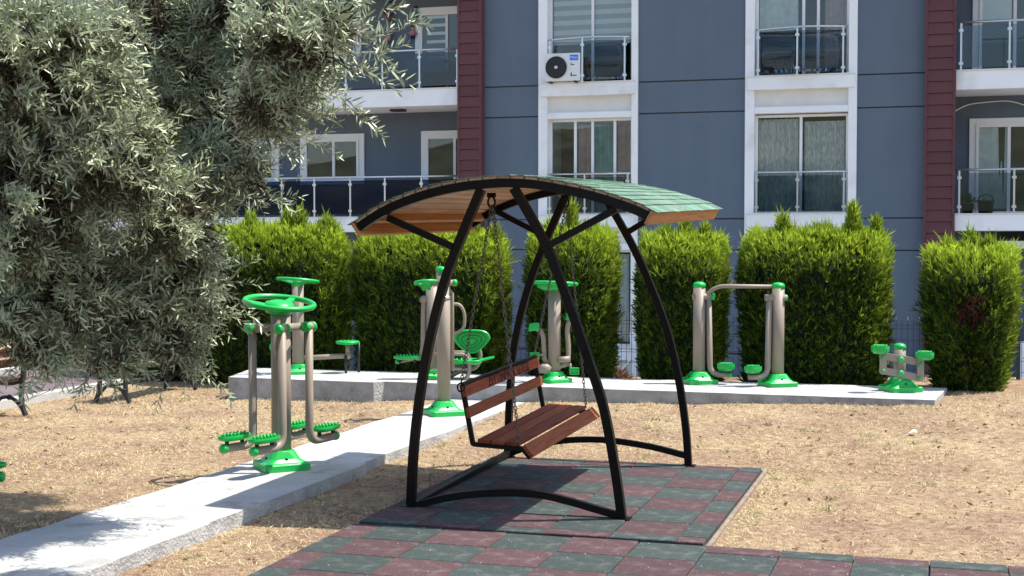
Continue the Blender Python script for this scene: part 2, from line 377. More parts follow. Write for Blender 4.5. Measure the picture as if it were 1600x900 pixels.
# hillside on the other side of the park (behind the camera, it shows in the window glass)
hm = mat('scrub_hillside', (.10,.105,.055), 1, .6, .12, 0, dirt=((.30,.24,.15), .07, .52, .7))
hb = MB(); hxs = list(np.linspace(-260,260,53)); hys = list(np.linspace(-45,-260,22))
hb.add([(x, y, -2+34*sm(0,1,(-45-y)/150)*(.75+.25*math.sin(x*.021+1)) + 2.2*math.sin(x*.11+y*.05)*sm(0,1,(-45-y)/40) + 1.2*math.sin(x*.31-y*.2)*sm(0,1,(-45-y)/40)) for y in hys for x in hxs],
       [(j*53+i, (j+1)*53+i, (j+1)*53+i+1, j*53+i+1) for j in range(21) for i in range(52)], True)
tag(hb.build('hill', hm), kind='structure')

# rubber tile paving
pb = MB(); pb.box(-4.05,-1.515,9.36,12.62,-.1,.012)
tag(pb.build('swing_paving', M['tile_green']), kind='structure'); swing_pave = bpy.data.objects['swing_paving']
fb = MB(); fb.box(-4.07,7.0,3.0,9.33,-.1,.004)
front_pave = tag(fb.build('front_paving', M['tile_green']), kind='structure')
T = .472
tile_cache = {}
def tile_mesh(w, d, red):
    k = (round(w,3), round(d,3), red)
    if k not in tile_cache:
        b = MB(); e = .006; h = .03; gap = .003; x0, x1, y0, y1 = -w/2+gap, w/2-gap, -d/2+gap, d/2-gap
        b.add([(x0,y0,-h),(x1,y0,-h),(x1,y1,-h),(x0,y1,-h),(x0,y0,-e),(x1,y0,-e),(x1,y1,-e),(x0,y1,-e),(x0+e,y0+e,0),(x1-e,y0+e,0),(x1-e,y1-e,0),(x0+e,y1-e,0)],
              [(3,2,1,0),(0,1,5,4),(1,2,6,5),(2,3,7,6),(3,0,4,7),(4,5,9,8),(5,6,10,9),(6,7,11,10),(7,4,8,11),(8,9,10,11)])
        o = b.build('rubber_tile', M['tile_red' if red else 'tile_green']); me = o.data; bpy.data.objects.remove(o); tile_cache[k] = me
    return tile_cache[k]
def lay(parent, xe, ye, z, par):
    for j in range(len(ye)-1):
        for i in range(len(xe)-1):
            w, d = xe[i+1]-xe[i], ye[j+1]-ye[j]; red = (i+j+par) % 2 == 0
            inst('rubber_tile', tile_mesh(w, d, red), parent, ((xe[i]+xe[i+1])/2+random.uniform(-.002,.002), (ye[j]+ye[j+1])/2, z+random.uniform(-.003,.003)),
                 (random.uniform(-.006,.006), random.uniform(-.006,.006), random.uniform(-.006,.006)))
lay(swing_pave, [-4.05,-3.60]+[-3.60+T*k for k in range(1,5)]+[-1.515], [9.37,9.53]+[9.53+T*k for k in range(1,7)]+[12.62], .046, 1)
xe = [-4.07]+[-3.84+T*k for k in range(0,6)]
lay(front_pave, xe, [9.34-T*k for k in range(9,-1,-1)], .036, 0)
xr = [xe[-1]]+[-.99+T*k for k in range(0,12)]
lay(front_pave, xr, [9.14-T*k for k in range(9,-1,-1)]+[9.34], .034, 1)
k = MB(); k.box(-1.508,-1.475,9.40,12.66,-.1,.022); k.box(-1.9,-1.48,12.63,12.67,-.1,.02)
tag(k.build('edging_strip', mat('dusty_edging', (.23,.175,.13), .95, .3, 12, .5, 60), bevel=.006), kind='structure')

# walkway far left, behind the benches
k = MB(); k.box(-11.32,-11.18,2,17.6,-.1,.10); k.box(-13.9,-13.75,2,19.4,-.1,.12)
tag(k.build('kerb', M['kerb'], bevel=.012), kind='structure')
k = MB(); k.box(-13.75,-11.32,2,19.4,-.1,.02)
walk = tag(k.build('walkway', M['walk']), kind='structure')
b = MB(); b.box(-.297,.297,-.297,.297,-.02,.0); o = b.build('paving_tile', M['walk']); pt = o.data; bpy.data.objects.remove(o)
for j in range(12):
    for i in range(4): inst('paving_tile', pt, walk, (-13.42+i*.6, 12.2+j*.6, .034+random.uniform(-.002,.002)))

# ------------------------------------------------------------------ numpy foliage
def quads_obj(name, V, tint, mats, parent=None, nper=4, loc=(0,0,0), faces=None):
    """V (N,nper,3) -> one mesh of N n-gons with a per-face tint"""
    n = V.shape[0]; me = bpy.data.meshes.new(name)
    me.vertices.add(n*nper); me.vertices.foreach_set('co', (V-np.array(loc)).reshape(-1).astype(np.float32))
    me.loops.add(n*nper); me.loops.foreach_set('vertex_index', np.arange(n*nper, dtype=np.int32))
    me.polygons.add(n); me.polygons.foreach_set('loop_start', np.arange(0, n*nper, nper, dtype=np.int32)); me.polygons.foreach_set('loop_total', np.full(n, nper, dtype=np.int32))
    me.materials.append(mats); me.update(calc_edges=True)
    a = me.attributes.new('tint', 'FLOAT', 'FACE'); a.data.foreach_set('value', np.clip(tint, 0, 1).astype(np.float32))
    o = bpy.data.objects.new(name, me); COL.objects.link(o)
    if parent: o.parent = parent
    return o
def unit(a): return a/np.maximum(np.linalg.norm(a, axis=-1, keepdims=True), 1e-9)
def blades(base, d, length, width, nrm=None, mid=.45):
    """diamond leaves"""
    n = len(base)
    if nrm is None: nrm = rng.normal(size=(n,3))
    side = unit(np.cross(d, nrm)); L = length[:,None]; W = width[:,None]
    return np.stack([base, base+d*L*mid+side*W/2, base+d*L, base+d*L*mid-side*W/2], 1)

# ------------------------------------------------------------------ olive tree, trunk just outside the frame on the left
def cam_pt(u, v, Z):
    """photo direction at a depth Z in front of the camera"""
    d = ray(u, v); return np.array(CAM+d*(Z/d.dot(_f)))
def olive():
    base = G(-420, 830, 0); bx, by = base.x, base.y
    t = thing('olive_tree', 'large grey-green olive tree spreading in from the left over the dry lawn', 'tree', (bx, by, 0), world=True)
    tr = MB(); tp = [Vector((bx,by,-.1)),Vector((bx+.05,by,.5)),Vector((bx+.15,by+.05,1.1)),Vector((bx+.1,by+.1,1.8))]
    tr.tube(smooth_line(tp,4), [.34-.012*i for i in range(13)], 14); tr.build('trunk', M['bark'], t)
    fork = tp[-1]
    # clumps: (u, v, depth, ru, rv, depth radius, twigs weight)
    cl = [(85,105,8.4,170,150,.7,1.2),(40,320,8.5,135,150,.7,1.1),(180,250,8.5,115,115,.6,1.1),(275,330,9.2,95,95,.55,1.1),
          (305,420,9.7,68,88,.5,1.0),(125,455,9.1,110,95,.6,1.1),(235,470,9.7,92,78,.55,1.0),(300,110,11.2,135,175,.5,1.6),(455,70,8.0,95,85,.5,1.1),
          (415,160,8.2,68,58,.45,1.0),(350,245,9.9,80,105,.5,1.2),(520,40,7.8,48,50,.35,.9),(20,495,8.7,65,65,.5,1.1),(390,280,9.5,32,52,.35,.8),
          (70,542,9.0,70,36,.45,1.2),(175,552,9.4,62,34,.4,1.1),(270,535,9.8,58,40,.4,1.0),(318,482,9.9,34,36,.3,.7),(380,30,9.8,110,80,.5,1.2),(230,40,9.9,90,100,.5,1.3),
          # backs of the crown, deeper in
          (90,200,10.0,170,230,.4,1.2),(250,420,10.6,120,130,.3,1.0),(110,480,10.4,130,80,.3,1.0),(440,90,9.6,110,90,.3,1.1),
          # outside the frame, left and above; those above right added to shade the crown
          (-220,150,9.6,230,260,1.2,.5),(-180,450,9.4,140,120,.8,.5),(60,-180,9.6,230,110,.9,.4),(-150,-200,10,250,180,1.2,.35),(390,-140,10.7,150,95,.6,1.3),(330,-40,10.9,110,60,.4,1.0),(430,-150,9.5,140,100,.8,1.2)]
    O, D, LN, DK = [], [], [], []
    right, fwd, up = np.array(_r), np.array(_f), np.array(_u)
    for ci, (u, v, Z, ru, rv, rz, wgt) in enumerate(cl):
        c = cam_pt(u, v, Z); k = Z/FPX; n = int(wgt*ru*rv*math.pi/(96 if u > -60 and v > -60 else 170)); per = 9; nsub = max(3, n//per)
        q = unit(rng.normal(size=(nsub,3))); rad = .45+.55*rng.random(nsub)**.6
        loc = q*rad[:,None]*np.array([ru*k*.86, rz, rv*k*.86])
        sc = c+loc[:,:1]*right+loc[:,1:2]*fwd+loc[:,2:3]*up
        so_ = q[:,:1]*right+q[:,1:2]*fwd+q[:,2:3]*up
        sd_ = unit(so_*.7+rng.normal(size=(nsub,3))*.35+np.array([.35,-.12,-.12]))       # every spray has its own direction
        idx = np.repeat(np.arange(nsub), per); n = len(idx)
        d = unit(sd_[idx]+rng.normal(size=(n,3))*.33)
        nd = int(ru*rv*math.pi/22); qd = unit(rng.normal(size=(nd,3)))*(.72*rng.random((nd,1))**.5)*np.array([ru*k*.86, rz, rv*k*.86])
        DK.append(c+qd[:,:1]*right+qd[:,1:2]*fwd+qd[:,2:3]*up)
        p = sc[idx]-sd_[idx]*rng.uniform(.0,.28,(n,1))+rng.normal(size=(n,3))*.03
        O.append(p-d*.08); D.append(d); LN.append(rng.uniform(.16,.34,n))
        if 380 < u < 540 and v > -20: continue
        m = MB(); e = Vector(c)+_f*.25; mid = fork.lerp(e,.55)+Vector((0,0,.2))+_f*1.0; pl = smooth_line([fork, mid, e],6)
        rb = .05 if u < 250 else .016
        m.tube(pl, [rb*(1-i/len(pl))+.008 for i in range(len(pl))], 7); m.build('branch', M['bark'], t)
    # long free shoots that break the outline
    for (u, v, Z, tu, tv, cnt) in [(560,70,7.8,605,50,8),(540,120,7.9,585,110,6),(520,150,8,548,165,5),(470,190,8.2,520,195,4),(430,250,9.4,480,262,6),(400,300,9.6,455,300,5),(350,440,9.9,408,466,5),(335,470,9.9,372,500,4),
                            (90,560,8.9,85,600,6),(160,565,9.2,158,600,6),(270,550,9.8,268,590,7),(320,545,9.9,330,575,5),(20,550,8.7,15,590,6),(590,10,7.8,612,-5,5),(215,565,9.5,228,585,5),(305,515,9.9,335,542,5)]:
        a, e = cam_pt(u, v, Z), cam_pt(tu, tv, Z)
        for q in range(cnt):
            s = a+rng.normal(size=3)*.09; d = unit((e-a)+rng.normal(size=3)*.12); O.append(s[None]); D.append(d[None]); LN.append(np.array([np.linalg.norm(e-a)*rng.uniform(.7,1.05)+.05]))
    O, D, LN = np.concatenate(O), np.concatenate(D), np.concatenate(LN)
    n = len(O); NL = 16
    s = (np.arange(NL)+.6)/NL
    side = unit(np.cross(D, rng.normal(size=(n,3)))); side2 = np.cross(D, side)
    droop = np.array([0,0,-1.])*(rng.uniform(.0,.35,n)*LN)[:,None]
    ang = (np.arange(NL)//2*1.35+np.arange(NL)%2*math.pi)[None]+rng.uniform(0,6.3,(n,1))+rng.normal(size=(n,NL))*.3
    pos = O[:,None]+D[:,None]*(LN[:,None]*s)[...,None]+droop[:,None]*(s**2)[None,:,None]
    rad = side[:,None]*np.cos(ang)[...,None]+side2[:,None]*np.sin(ang)[...,None]
    ld = unit(D[:,None]*rng.uniform(.45,1.1,(n,NL,1))+rad*.85+np.array([0,0,.12]))
    L = rng.uniform(.05,.095,(n,NL))*(1-.3*s[None]**3); W = L*rng.uniform(.15,.20,(n,NL))
    nr = unit(D[:,None]*.35+np.array([.2,-.55,.5])+rng.normal(size=(n,NL,3))*.55)
    tint = np.repeat(rng.beta(1.5,2.6,n)[:,None],NL,1)*.8+rng.random((n,NL))*.3+.12*s[None]
    b0, d0, L0, W0 = pos.reshape(-1,3), ld.reshape(-1,3), L.reshape(-1)[:,None], W.reshape(-1)[:,None]/2; sd0 = unit(np.cross(d0, nr.reshape(-1,3)))
    V = np.stack([b0, b0+d0*L0*.28+sd0*W0*.9, b0+d0*L0*.68+sd0*W0*.85, b0+d0*L0, b0+d0*L0*.68-sd0*W0*.85, b0+d0*L0*.28-sd0*W0*.9],1)
    # normal up = upper side
    nn = np.cross(V[:,1]-V[:,0], V[:,3]-V[:,0]); flip = nn[:,2] < 0
    V[flip] = V[flip][:, [0,5,4,3,2,1]]
    quads_obj('crown', V, tint.reshape(-1), M['olive'], t, 6, loc=(bx,by,0))['kind'] = 'stuff'
    # dry brown inner twigs and old leaves, darkened to paint crown shade
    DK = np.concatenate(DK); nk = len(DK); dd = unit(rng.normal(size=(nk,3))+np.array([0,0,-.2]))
    quads_obj('inner_shade_twigs', blades(DK, dd, rng.uniform(.07,.20,nk), rng.uniform(.006,.016,nk)), rng.random(nk), M['inner'], t, loc=(bx,by,0))['kind'] = 'stuff'
    # stems
    e = O+D*LN[:,None]+droop; w = .0028; sv = []
    q = np.stack([O-side*w, O+side*w, e+side*w*.4, e-side*w*.4],1); q2 = np.stack([O-side2*w, O+side2*w, e+side2*w*.4, e-side2*w*.4],1)
    quads_obj('twig', np.concatenate([q,q2]), np.zeros(2*n), M['twig'], t, loc=(bx,by,0))['kind'] = 'stuff'
    return n*NL
print('olive leaves', olive())

# ------------------------------------------------------------------ clipped conifers
def hedge(name, label, x0, x1, ztop, zb, yc, depth, taper, spikes, seed, brown=None):
    r = np.random.default_rng(seed); cx = (x0+x1)/2; w = (x1-x0)/2-.085; h = ztop-zb; dp = depth/2-.08
    t = thing(name, label, 'conifer', (cx, yc, zb), group='clipped conifers behind the fitness slab', world=True)
    def prof(f):  # half width scale along height 0..1
        lo = taper+(1-taper)*min(1, f/.55)**.8
        return lo*(1 if f < .86 else 1-.22*((f-.86)/.14)**2)
    pf = np.vectorize(prof)
    pdf = np.vectorize(lambda f: prof(min(f,.86))*(1 if f < .74 else 1-.62*((f-.74)/.26)**2))
    # lumpy inner mass, near-black to stand in for the shaded hedge interior
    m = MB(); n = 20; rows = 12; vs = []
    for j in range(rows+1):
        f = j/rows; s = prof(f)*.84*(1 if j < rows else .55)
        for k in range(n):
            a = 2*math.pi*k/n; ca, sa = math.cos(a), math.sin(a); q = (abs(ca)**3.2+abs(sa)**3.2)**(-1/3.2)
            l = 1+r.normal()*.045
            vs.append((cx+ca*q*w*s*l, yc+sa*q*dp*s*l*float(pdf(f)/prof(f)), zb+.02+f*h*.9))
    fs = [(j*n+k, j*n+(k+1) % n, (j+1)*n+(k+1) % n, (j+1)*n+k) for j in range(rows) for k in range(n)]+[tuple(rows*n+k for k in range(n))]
    m.add(vs, fs, True); m.build('inner_foliage_shade', M['core'], t)
    st = MB(); st.tube([(cx,yc,zb-.1),(cx,yc,zb+.5)], .05, 8); st.build('trunk', M['bark'], t)
    # sprays on the shell
    per = 2*(2*w+2*dp); NS = int(per*h*640); NT = int(4*w*dp*900)
    a = r.uniform(0, 2*math.pi, NS*2); ca, sa = np.cos(a), np.sin(a); q = (np.abs(ca)**3.2+np.abs(sa)**3.2)**(-1/3.2)
    keep = r.random(NS*2) < (q*np.sqrt((w*sa)**2+(dp*ca)**2))/(q*np.sqrt((w*sa)**2+(dp*ca)**2)).max(); a = a[keep][:NS]
    ca, sa = np.cos(a), np.sin(a); q = (np.abs(ca)**3.2+np.abs(sa)**3.2)**(-1/3.2); NS = len(a)
    f = r.random(NS)*.97; inset = r.random(NS)**1.5*.16
    lump = 1+.035*np.sin(a*7+f*9+seed)+.03*np.sin(a*13-f*17)
    s = pf(f)*lump
    p = np.stack([cx+ca*q*(w*s-inset), yc+sa*q*(dp*pdf(f)*lump-inset), zb+f*h], 1)
    out = unit(np.stack([ca/w, sa/dp, np.clip((f-.7)*5,0,1.4)/dp],1))
    tx, ty = r.uniform(-1,1,NT), r.uniform(-1,1,NT); rr_ = (np.abs(tx)**3+np.abs(ty)**3)**(1/3); ok = rr_ < .98; tx, ty = tx[ok], ty[ok]; NT = len(tx)
    p2 = np.stack([cx+tx*w*.84, yc+ty*dp*.5, ztop-.12-.12*rr_[ok]**4+r.normal(size=NT)*.035-r.random(NT)*.06], 1)
    out2 = unit(np.stack([tx*.35, ty*.35, np.ones(NT)],1))
    ps, os_, tn = [p, p2], [out, out2], [np.clip((f-.70)*2.8,0,.72)+np.where(ca > .75, .16, 0)+r.normal(size=NS)*.09+np.where(r.random(NS) < .12,.26,.09), .74+r.normal(size=NT)*.14]  # tint paints sunlight on tops and right side, plus yellow new growth
    for (sx, sh, sw) in spikes:    # leaders that outgrew the shears
        k = int(230*sh/.3*max(1, sw/.12)); zz = r.random(k)**.8; aa = r.uniform(0,6.3,k); rd = sw*(1-zz*.85)*np.sqrt(r.random(k))
        ps.append(np.stack([cx+sx*w+np.cos(aa)*rd, yc-.1+np.sin(aa)*rd, ztop-.16+zz*sh],1)); os_.append(unit(np.stack([np.cos(aa)*.3,np.sin(aa)*.3,np.ones(k)],1))); tn.append(.52+r.normal(size=k)*.12)
    p, out, tn = np.concatenate(ps), np.concatenate(os_), np.concatenate(tn); n = len(p); NB = 6
    if brown:
        dd = np.sqrt((p[:,0]-cx-brown[0]*w)**2+(p[:,2]-zb-brown[1]*h)**2); isb = (dd < brown[2]*r.uniform(.4,1.2,n)) & (p[:,1] < yc)
    else: isb = np.zeros(n,bool)
    up = np.array([0,0,1.])
    ax = unit(out*r.uniform(.35,.8,(n,1))+up*r.uniform(.5,1.1,(n,1))+r.normal(size=(n,3))*.22)
    big = (r.random(n) < .09)*1.0
    Ls = r.uniform(.07,.125,n)*(1+.55*big); tp_ = (p[:,2] > ztop-.32)&(np.arange(n) >= NS); Ls = np.where(tp_, Ls*r.uniform(.85,1.5,n), Ls); ax[tp_] = unit(ax[tp_]+np.array([0,0,.9]))
    sd = unit(np.cross(ax, r.normal(size=(n,3))))
    j = np.arange(NB); fan = (j-(NB-1)/2)/NB*1.5
    bd = unit(ax[:,None]*np.cos(fan)[None,:,None]+sd[:,None]*np.sin(fan)[None,:,None]+r.normal(size=(n,NB,3))*.16)
    bb = p[:,None]+ax[:,None]*(np.abs(fan)[None,:,None]*-.01)+ax[:,None]*(j%3*.22)[None,:,None]*Ls[:,None,None]
    ll = Ls[:,None]*r.uniform(.6,1,(n,NB)); ww = r.uniform(.014,.022,(n,NB))
    tt = tn[:,None]+r.normal(size=(n,NB))*.09
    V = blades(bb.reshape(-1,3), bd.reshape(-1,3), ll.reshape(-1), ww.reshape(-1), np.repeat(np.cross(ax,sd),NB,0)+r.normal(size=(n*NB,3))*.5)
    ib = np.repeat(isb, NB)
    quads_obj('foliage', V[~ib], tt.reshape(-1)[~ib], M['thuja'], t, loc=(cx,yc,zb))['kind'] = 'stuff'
    if ib.any(): quads_obj('dead_foliage', V[ib], tt.reshape(-1)[ib], M['deadspray'], t, loc=(cx,yc,zb))['kind'] = 'stuff'
    return n*NB
def hx(u): return P(u, 450, 18.5).x
def hz(v, u): return P(u, v, 18.5).z
nb = 0
nb += hedge('clipped_conifer', 'dark conifer farthest left, almost hidden behind the olive foliage', hx(150), hx(300), 1.9, 0.0, 18.9, 1.3, .95, [(.2,.2,.2),(-.4,.2,.2)], 9)
nb += hedge('clipped_conifer', 'dark clipped conifer at the left end, half behind the olive branches', hx(312), hx(541), hz(352,470), 0.0, 18.6, 1.3, .92, [(.25,.28,.13),(.42,.3,.12),(.8,.16,.2),(-.3,.2,.2)], 1)
nb += hedge('clipped_conifer', 'broad clipped conifer behind the swing canopy and the two tall machines', hx(549), hx(793), hz(362,680), 0.0, 18.62, 1.3, .90, [(.35,.24,.14),(.62,.22,.12),(-.5,.14,.25),(.9,.12,.1)], 2)
nb += hedge('clipped_conifer', 'narrow clipped conifer with one tall leader behind the butterfly machine', hx(819), hx(966), hz(356,890), .1, 18.6, 1.3, .86, [(.03,.36,.10),(.45,.14,.15),(-.5,.14,.15)], 3)
nb += hedge('clipped_conifer', 'clipped conifer behind the left post of the air walker', hx(990), hx(1139), hz(366,1065), .12, 18.6, 1.3, .88, [(.1,.22,.13),(.6,.18,.1),(-.4,.14,.2)], 4)
nb += hedge('clipped_conifer', 'widest clipped conifer with two leaders below the lace-curtain window', hx(1150), hx(1396), hz(360,1270), .15, 18.6, 1.3, .92, [(-.42,.24,.15),(.54,.38,.12),(.86,.22,.09),(.1,.12,.3)], 5)
nb += hedge('clipped_conifer', 'clipped conifer with a brown dead patch at the right edge', hx(1436), hx(1597), hz(384,1515), H(.4,18.2)-.02, 18.42, 1.5, .70, [(.0,.22,.15),(.4,.16,.12),(-.5,.14,.15)], 6, brown=(-.02,.53,.2))
print('conifer blades', nb)

# ------------------------------------------------------------------ dry grass
def in_paved(x, y):
    a = (x > PX0-.02) & (x < PX1+.02); b = (x > -9.1) & (x < .12) & (y > 16.45) & (y < 17.95)
    c = (x > -4.06) & (x < -1.44) & (y > 9.3) & (y < 12.63); d = (x > -4.08) & (y < 9.34); e = (x < -11.15)
    return a | b | c | d | e
def vnoise(x, y, s):
    return .5+.25*np.sin(x*s*1.7+y*s*.9+1.3)*np.sin(y*s*1.3-x*s*.6+.4)+.25*np.sin(x*s*3.9-y*s*2.1)*np.sin(y*s*3.3+x*s*1.7+2)
def lawn():
    n = 480000; y = 5.0+13.2*rng.random(n)**1.25; x = rng.uniform(-11.2, 3.6, n)
    dens = .07+1.25*np.clip(vnoise(x,y,.9)-.28,0,1)*np.clip(vnoise(x,y,2.3)+.15,0,1.2)+.12*(vnoise(x,y,6) > .6)
    bare = np.exp(-(((x+.1)/1.5)**2+((y-10.2)/1.3)**2))+.7*np.exp(-(((x-.9)/1.2)**2+((y-11.6)/1.2)**2))+.6*np.exp(-(((x+6.7)/.8)**2+((y-9.4)/1.3)**2))+.9*np.exp(-(((x+4.5)/.4)**2+((y-10.4)/1.2)**2))
    edge = np.exp(-np.abs(x+1.38)/.12)*(y < 12.7)*(y > 9.3)+.6*np.exp(-np.abs(y-16.3)/.15)
    dens = dens*(1-.93*np.clip(bare,0,1))+edge
    k = (rng.random(n) < dens) & ~in_paved(x,y); x, y = x[k], y[k]; n = len(x)
    z = np.array([H(a,b)-.012+bumpy(a,b) for a,b in zip(x,y)])
    az = rng.uniform(0,6.3,n); el = np.abs(rng.normal(size=n))*.42+.05
    d = np.stack([np.cos(az)*np.cos(el), np.sin(az)*np.cos(el), np.sin(el)],1)
    L = rng.uniform(.022,.07,n); W = rng.uniform(.003,.0065,n)
    base = np.stack([x,y,z],1)
    V = blades(base, d, L, W, np.tile(np.array([0,0,1.]),(n,1))+rng.normal(size=(n,3))*.6)
    tint = np.clip(rng.beta(2,2,n)*.8+.3*(vnoise(x,y,1.6)-.5)+.1,0,1)
    wd = np.zeros(n)
    for (wx_,wy_,wr) in ((-1.1,12.9,.7),(-.2,12.3,.6),(.9,12.2,.5),(-1.2,10.6,.35),(-9.3,12.2,.7),(-6.6,12.6,.6),(-8.2,10.4,.6),(-5.0,8.2,.4),(2.2,15.5,.8),(-7.5,15.6,.5)): wd += np.exp(-(((x-wx_)/wr)**2+((y-wy_)/(wr*.5))**2))
    g_ = (rng.random(n) < .42*wd+.05*(vnoise(x,y,2.0) > .62)+.12*(edge[k] > .3)) 
    o = quads_obj('dry_grass', V[~g_], tint[~g_], M['straw']); tag(o, kind='stuff', label='short straw-coloured dead grass over the whole lawn', cat='grass')
    o = quads_obj('green_weeds', V[g_], tint[g_], M['weed']); tag(o, kind='stuff', label='sparse greenish weed blades among the dead grass', cat='weeds')
    return n
print('grass', lawn())
def tufts():
    n = 5200; y = 6.0+11.5*rng.random(n)**1.1; x = rng.uniform(-11,3.6,n); v = vnoise(x,y,1.1)*.6+vnoise(x,y,3.7)*.6
    bare = np.exp(-(((x+.1)/1.5)**2+((y-10.2)/1.3)**2))+np.exp(-(((x-.9)/1.2)**2+((y-11.4)/1.2)**2))
    k = ~in_paved(x,y) & (rng.random(n) < np.clip((v-.42)*3,0.03,1)*(1-.9*np.clip(bare,0,1))); x, y = x[k], y[k]; n = len(x); NB = 22
    z = np.array([H(a,b)-.014+bumpy(a,b) for a,b in zip(x,y)]); hgt = rng.uniform(.03,.075,n)
    base = np.stack([x,y,z],1)[:,None]+rng.normal(size=(n,NB,3))*np.array([.028,.028,.0])
    d = unit(rng.normal(size=(n,NB,3))*np.array([.8,.8,.15])+np.array([0,0,.55]))
    V = blades(base.reshape(-1,3), d.reshape(-1,3), (hgt[:,None]*rng.uniform(.6,1.2,(n,NB))).reshape(-1), rng.uniform(.003,.007,n*NB))
    tint = np.repeat(rng.beta(2,2,n),NB)*.6+rng.random(n*NB)*.4
    green = np.repeat(rng.random(n) < .13, NB)
    tag(quads_obj('straw_tufts', V[~green], tint[~green], M['straw']), kind='stuff', label='small tufts of dead straw standing up from the lawn', cat='grass')
    tag(quads_obj('weed_tufts', V[green], tint[green], M['weed']), kind='stuff', label='small grey-green weed tufts scattered over the lawn', cat='weeds')
tufts()
# clods and dead leaves on the bare soil
def litter():
    n = 2600; x = rng.uniform(-10.5,3.2,n); y = 6.5+10*rng.random(n); k = ~in_paved(x,y); x, y = x[k], y[k]; n = len(x)
    z = np.array([H(a,b)-.008+bumpy(a,b) for a,b in zip(x,y)]); az = rng.uniform(0,6.3,n); d = np.stack([np.cos(az),np.sin(az),rng.uniform(0,.6,n)],1)
    V = blades(np.stack([x,y,z],1), unit(d), rng.uniform(.03,.07,n), rng.uniform(.012,.03,n), np.tile(np.array([0,0,1.]),(n,1))+rng.normal(size=(n,3))*.5)
    tag(quads_obj('fallen_leaves', V, rng.random(n)*.5, M['hay']), kind='stuff', label='brown fallen leaves scattered over the dry lawn', cat='leaf litter')
    # crumbs and dust pieces on path and tiles
    n = 420; m = MB()
    for i in range(n):
        if i % 2: px, py, pz = random.uniform(PX0+.05,PX1-.05), random.uniform(7,16), PZ
        else: px, py, pz = random.uniform(-4,1), random.uniform(8,12.5), .04
        if i % 2 == 0 and px > -1.5: py = random.uniform(7.5,9.2)
        s = random.uniform(.002,.006)
        m.add([(px-s,py-s,pz),(px+s,py-s*.6,pz),(px+s*.4,py+s,pz),(px,py,pz+s)], [(0,1,3),(1,2,3),(2,0,3)])
    tag(m.build('crumbs', M['kerb']), kind='stuff', label='tiny pale crumbs of grit on the path and rubber tiles', cat='grit')
    m = MB()
    for i in range(420):
        px, py = random.gauss(.1,1.2), random.gauss(10.8,1.1)
        if bool(in_paved(np.array([px]),np.array([py]))[0]): continue
        s = random.uniform(.006,.02); pz = H(px,py)-.015+bumpy(px,py)
        pts = [(px+s*math.cos(a)*random.uniform(.7,1.2), py+s*math.sin(a)*random.uniform(.7,1.2), pz) for a in (0,1.25,2.5,3.8,5)]
        m.add(pts+[(px+random.uniform(-.3,.3)*s,py,pz+s*.9)], [(k,(k+1)%5,5) for k in range(5)])
    tag(m.build('clods', M['earth']), kind='stuff', label='small clods of reddish soil on the bare patch', cat='soil')
litter()
def scrap():
    p = G(1419,697,H(.2,13)); m = MB(); z = H(p.x,p.y)
    c = [(0,0,.0),(.05,-.01,.02),(.09,.03,.008),(.07,.07,.03),(.02,.06,.006),(.04,.03,.035)]
    m.add([(p.x+a,p.y+b,z+h+.01) for a,b,h in c], [(0,1,5),(1,2,5),(2,3,5),(3,4,5),(4,0,5)])
    tag(m.build('paper_scrap', M['paper'], shift=(p.x,p.y,z)), 'small crumpled white paper scrap lying on the dry lawn', 'litter')
scrap()

# ------------------------------------------------------------------ apartment building
S = 29.3
def fx(u, v=250, y=None): return P(u, v, S if y is None else y).x
bld = thing('apartment_building', 'blue-grey apartment block with white window bays and oxblood pilasters', 'building', (-4, S, -1.25), world=True)
def bp(name, m, *boxes, parent=None, bevel=0):
    k = MB()
    for b_ in boxes: k.box(*b_)
    return k.build(name, m, parent or bld, bevel)
ZB, ZT = -1.25, 10.2
XP1, XP2 = (fx(720), fx(757)), (fx(1444), fx(1492))
XL, XR = -26, 14
# floor heights
SL2T, SL2B, SL1T, SL1B = 5.455, 5.08, 2.61, 2.28       # balcony slab tops / bottoms
# solid core behind everything
bp('core', M['blue'], (XL,XP1[0],S+1.35,S+12,ZB,ZT), (XP1[0],XP2[1],S+1.2,S+12,ZB,ZT), (XP2[1],XR,S+1.35,S+12,ZB,ZT))
bp('parapet', M['white'], (XL-.1,XR+.1,S-.3,S+12.1,ZT,ZT+.25))
# rendered strips between the bays, split by two shadow joints per floor
bay1, bay2 = (fx(842), fx(997)), (fx(1164), fx(1338.5))
joints = [(-.2,), (2.53-.67,), (2.53,), (4.79,), (5.455,), (7.7,), (8.37,)]
zl = [ZB, -.95, -.28, 1.89, 2.545, 4.785, 5.455, 7.69, 8.36, ZT]
for (a, b_) in ((XP1[1],bay1[0]), (bay1[1],bay2[0]), (bay2[1],XP2[0])):
    bp('wall_backing', M['void'], (a,b_,S+.03,S+1.2,ZB,ZT))
    for i in range(len(zl)-1): bp('wall_panel', M['blue'], (a+.002,b_-.002,S,S+.03,zl[i]+(.014 if i else 0),zl[i+1]-.014), bevel=.004)
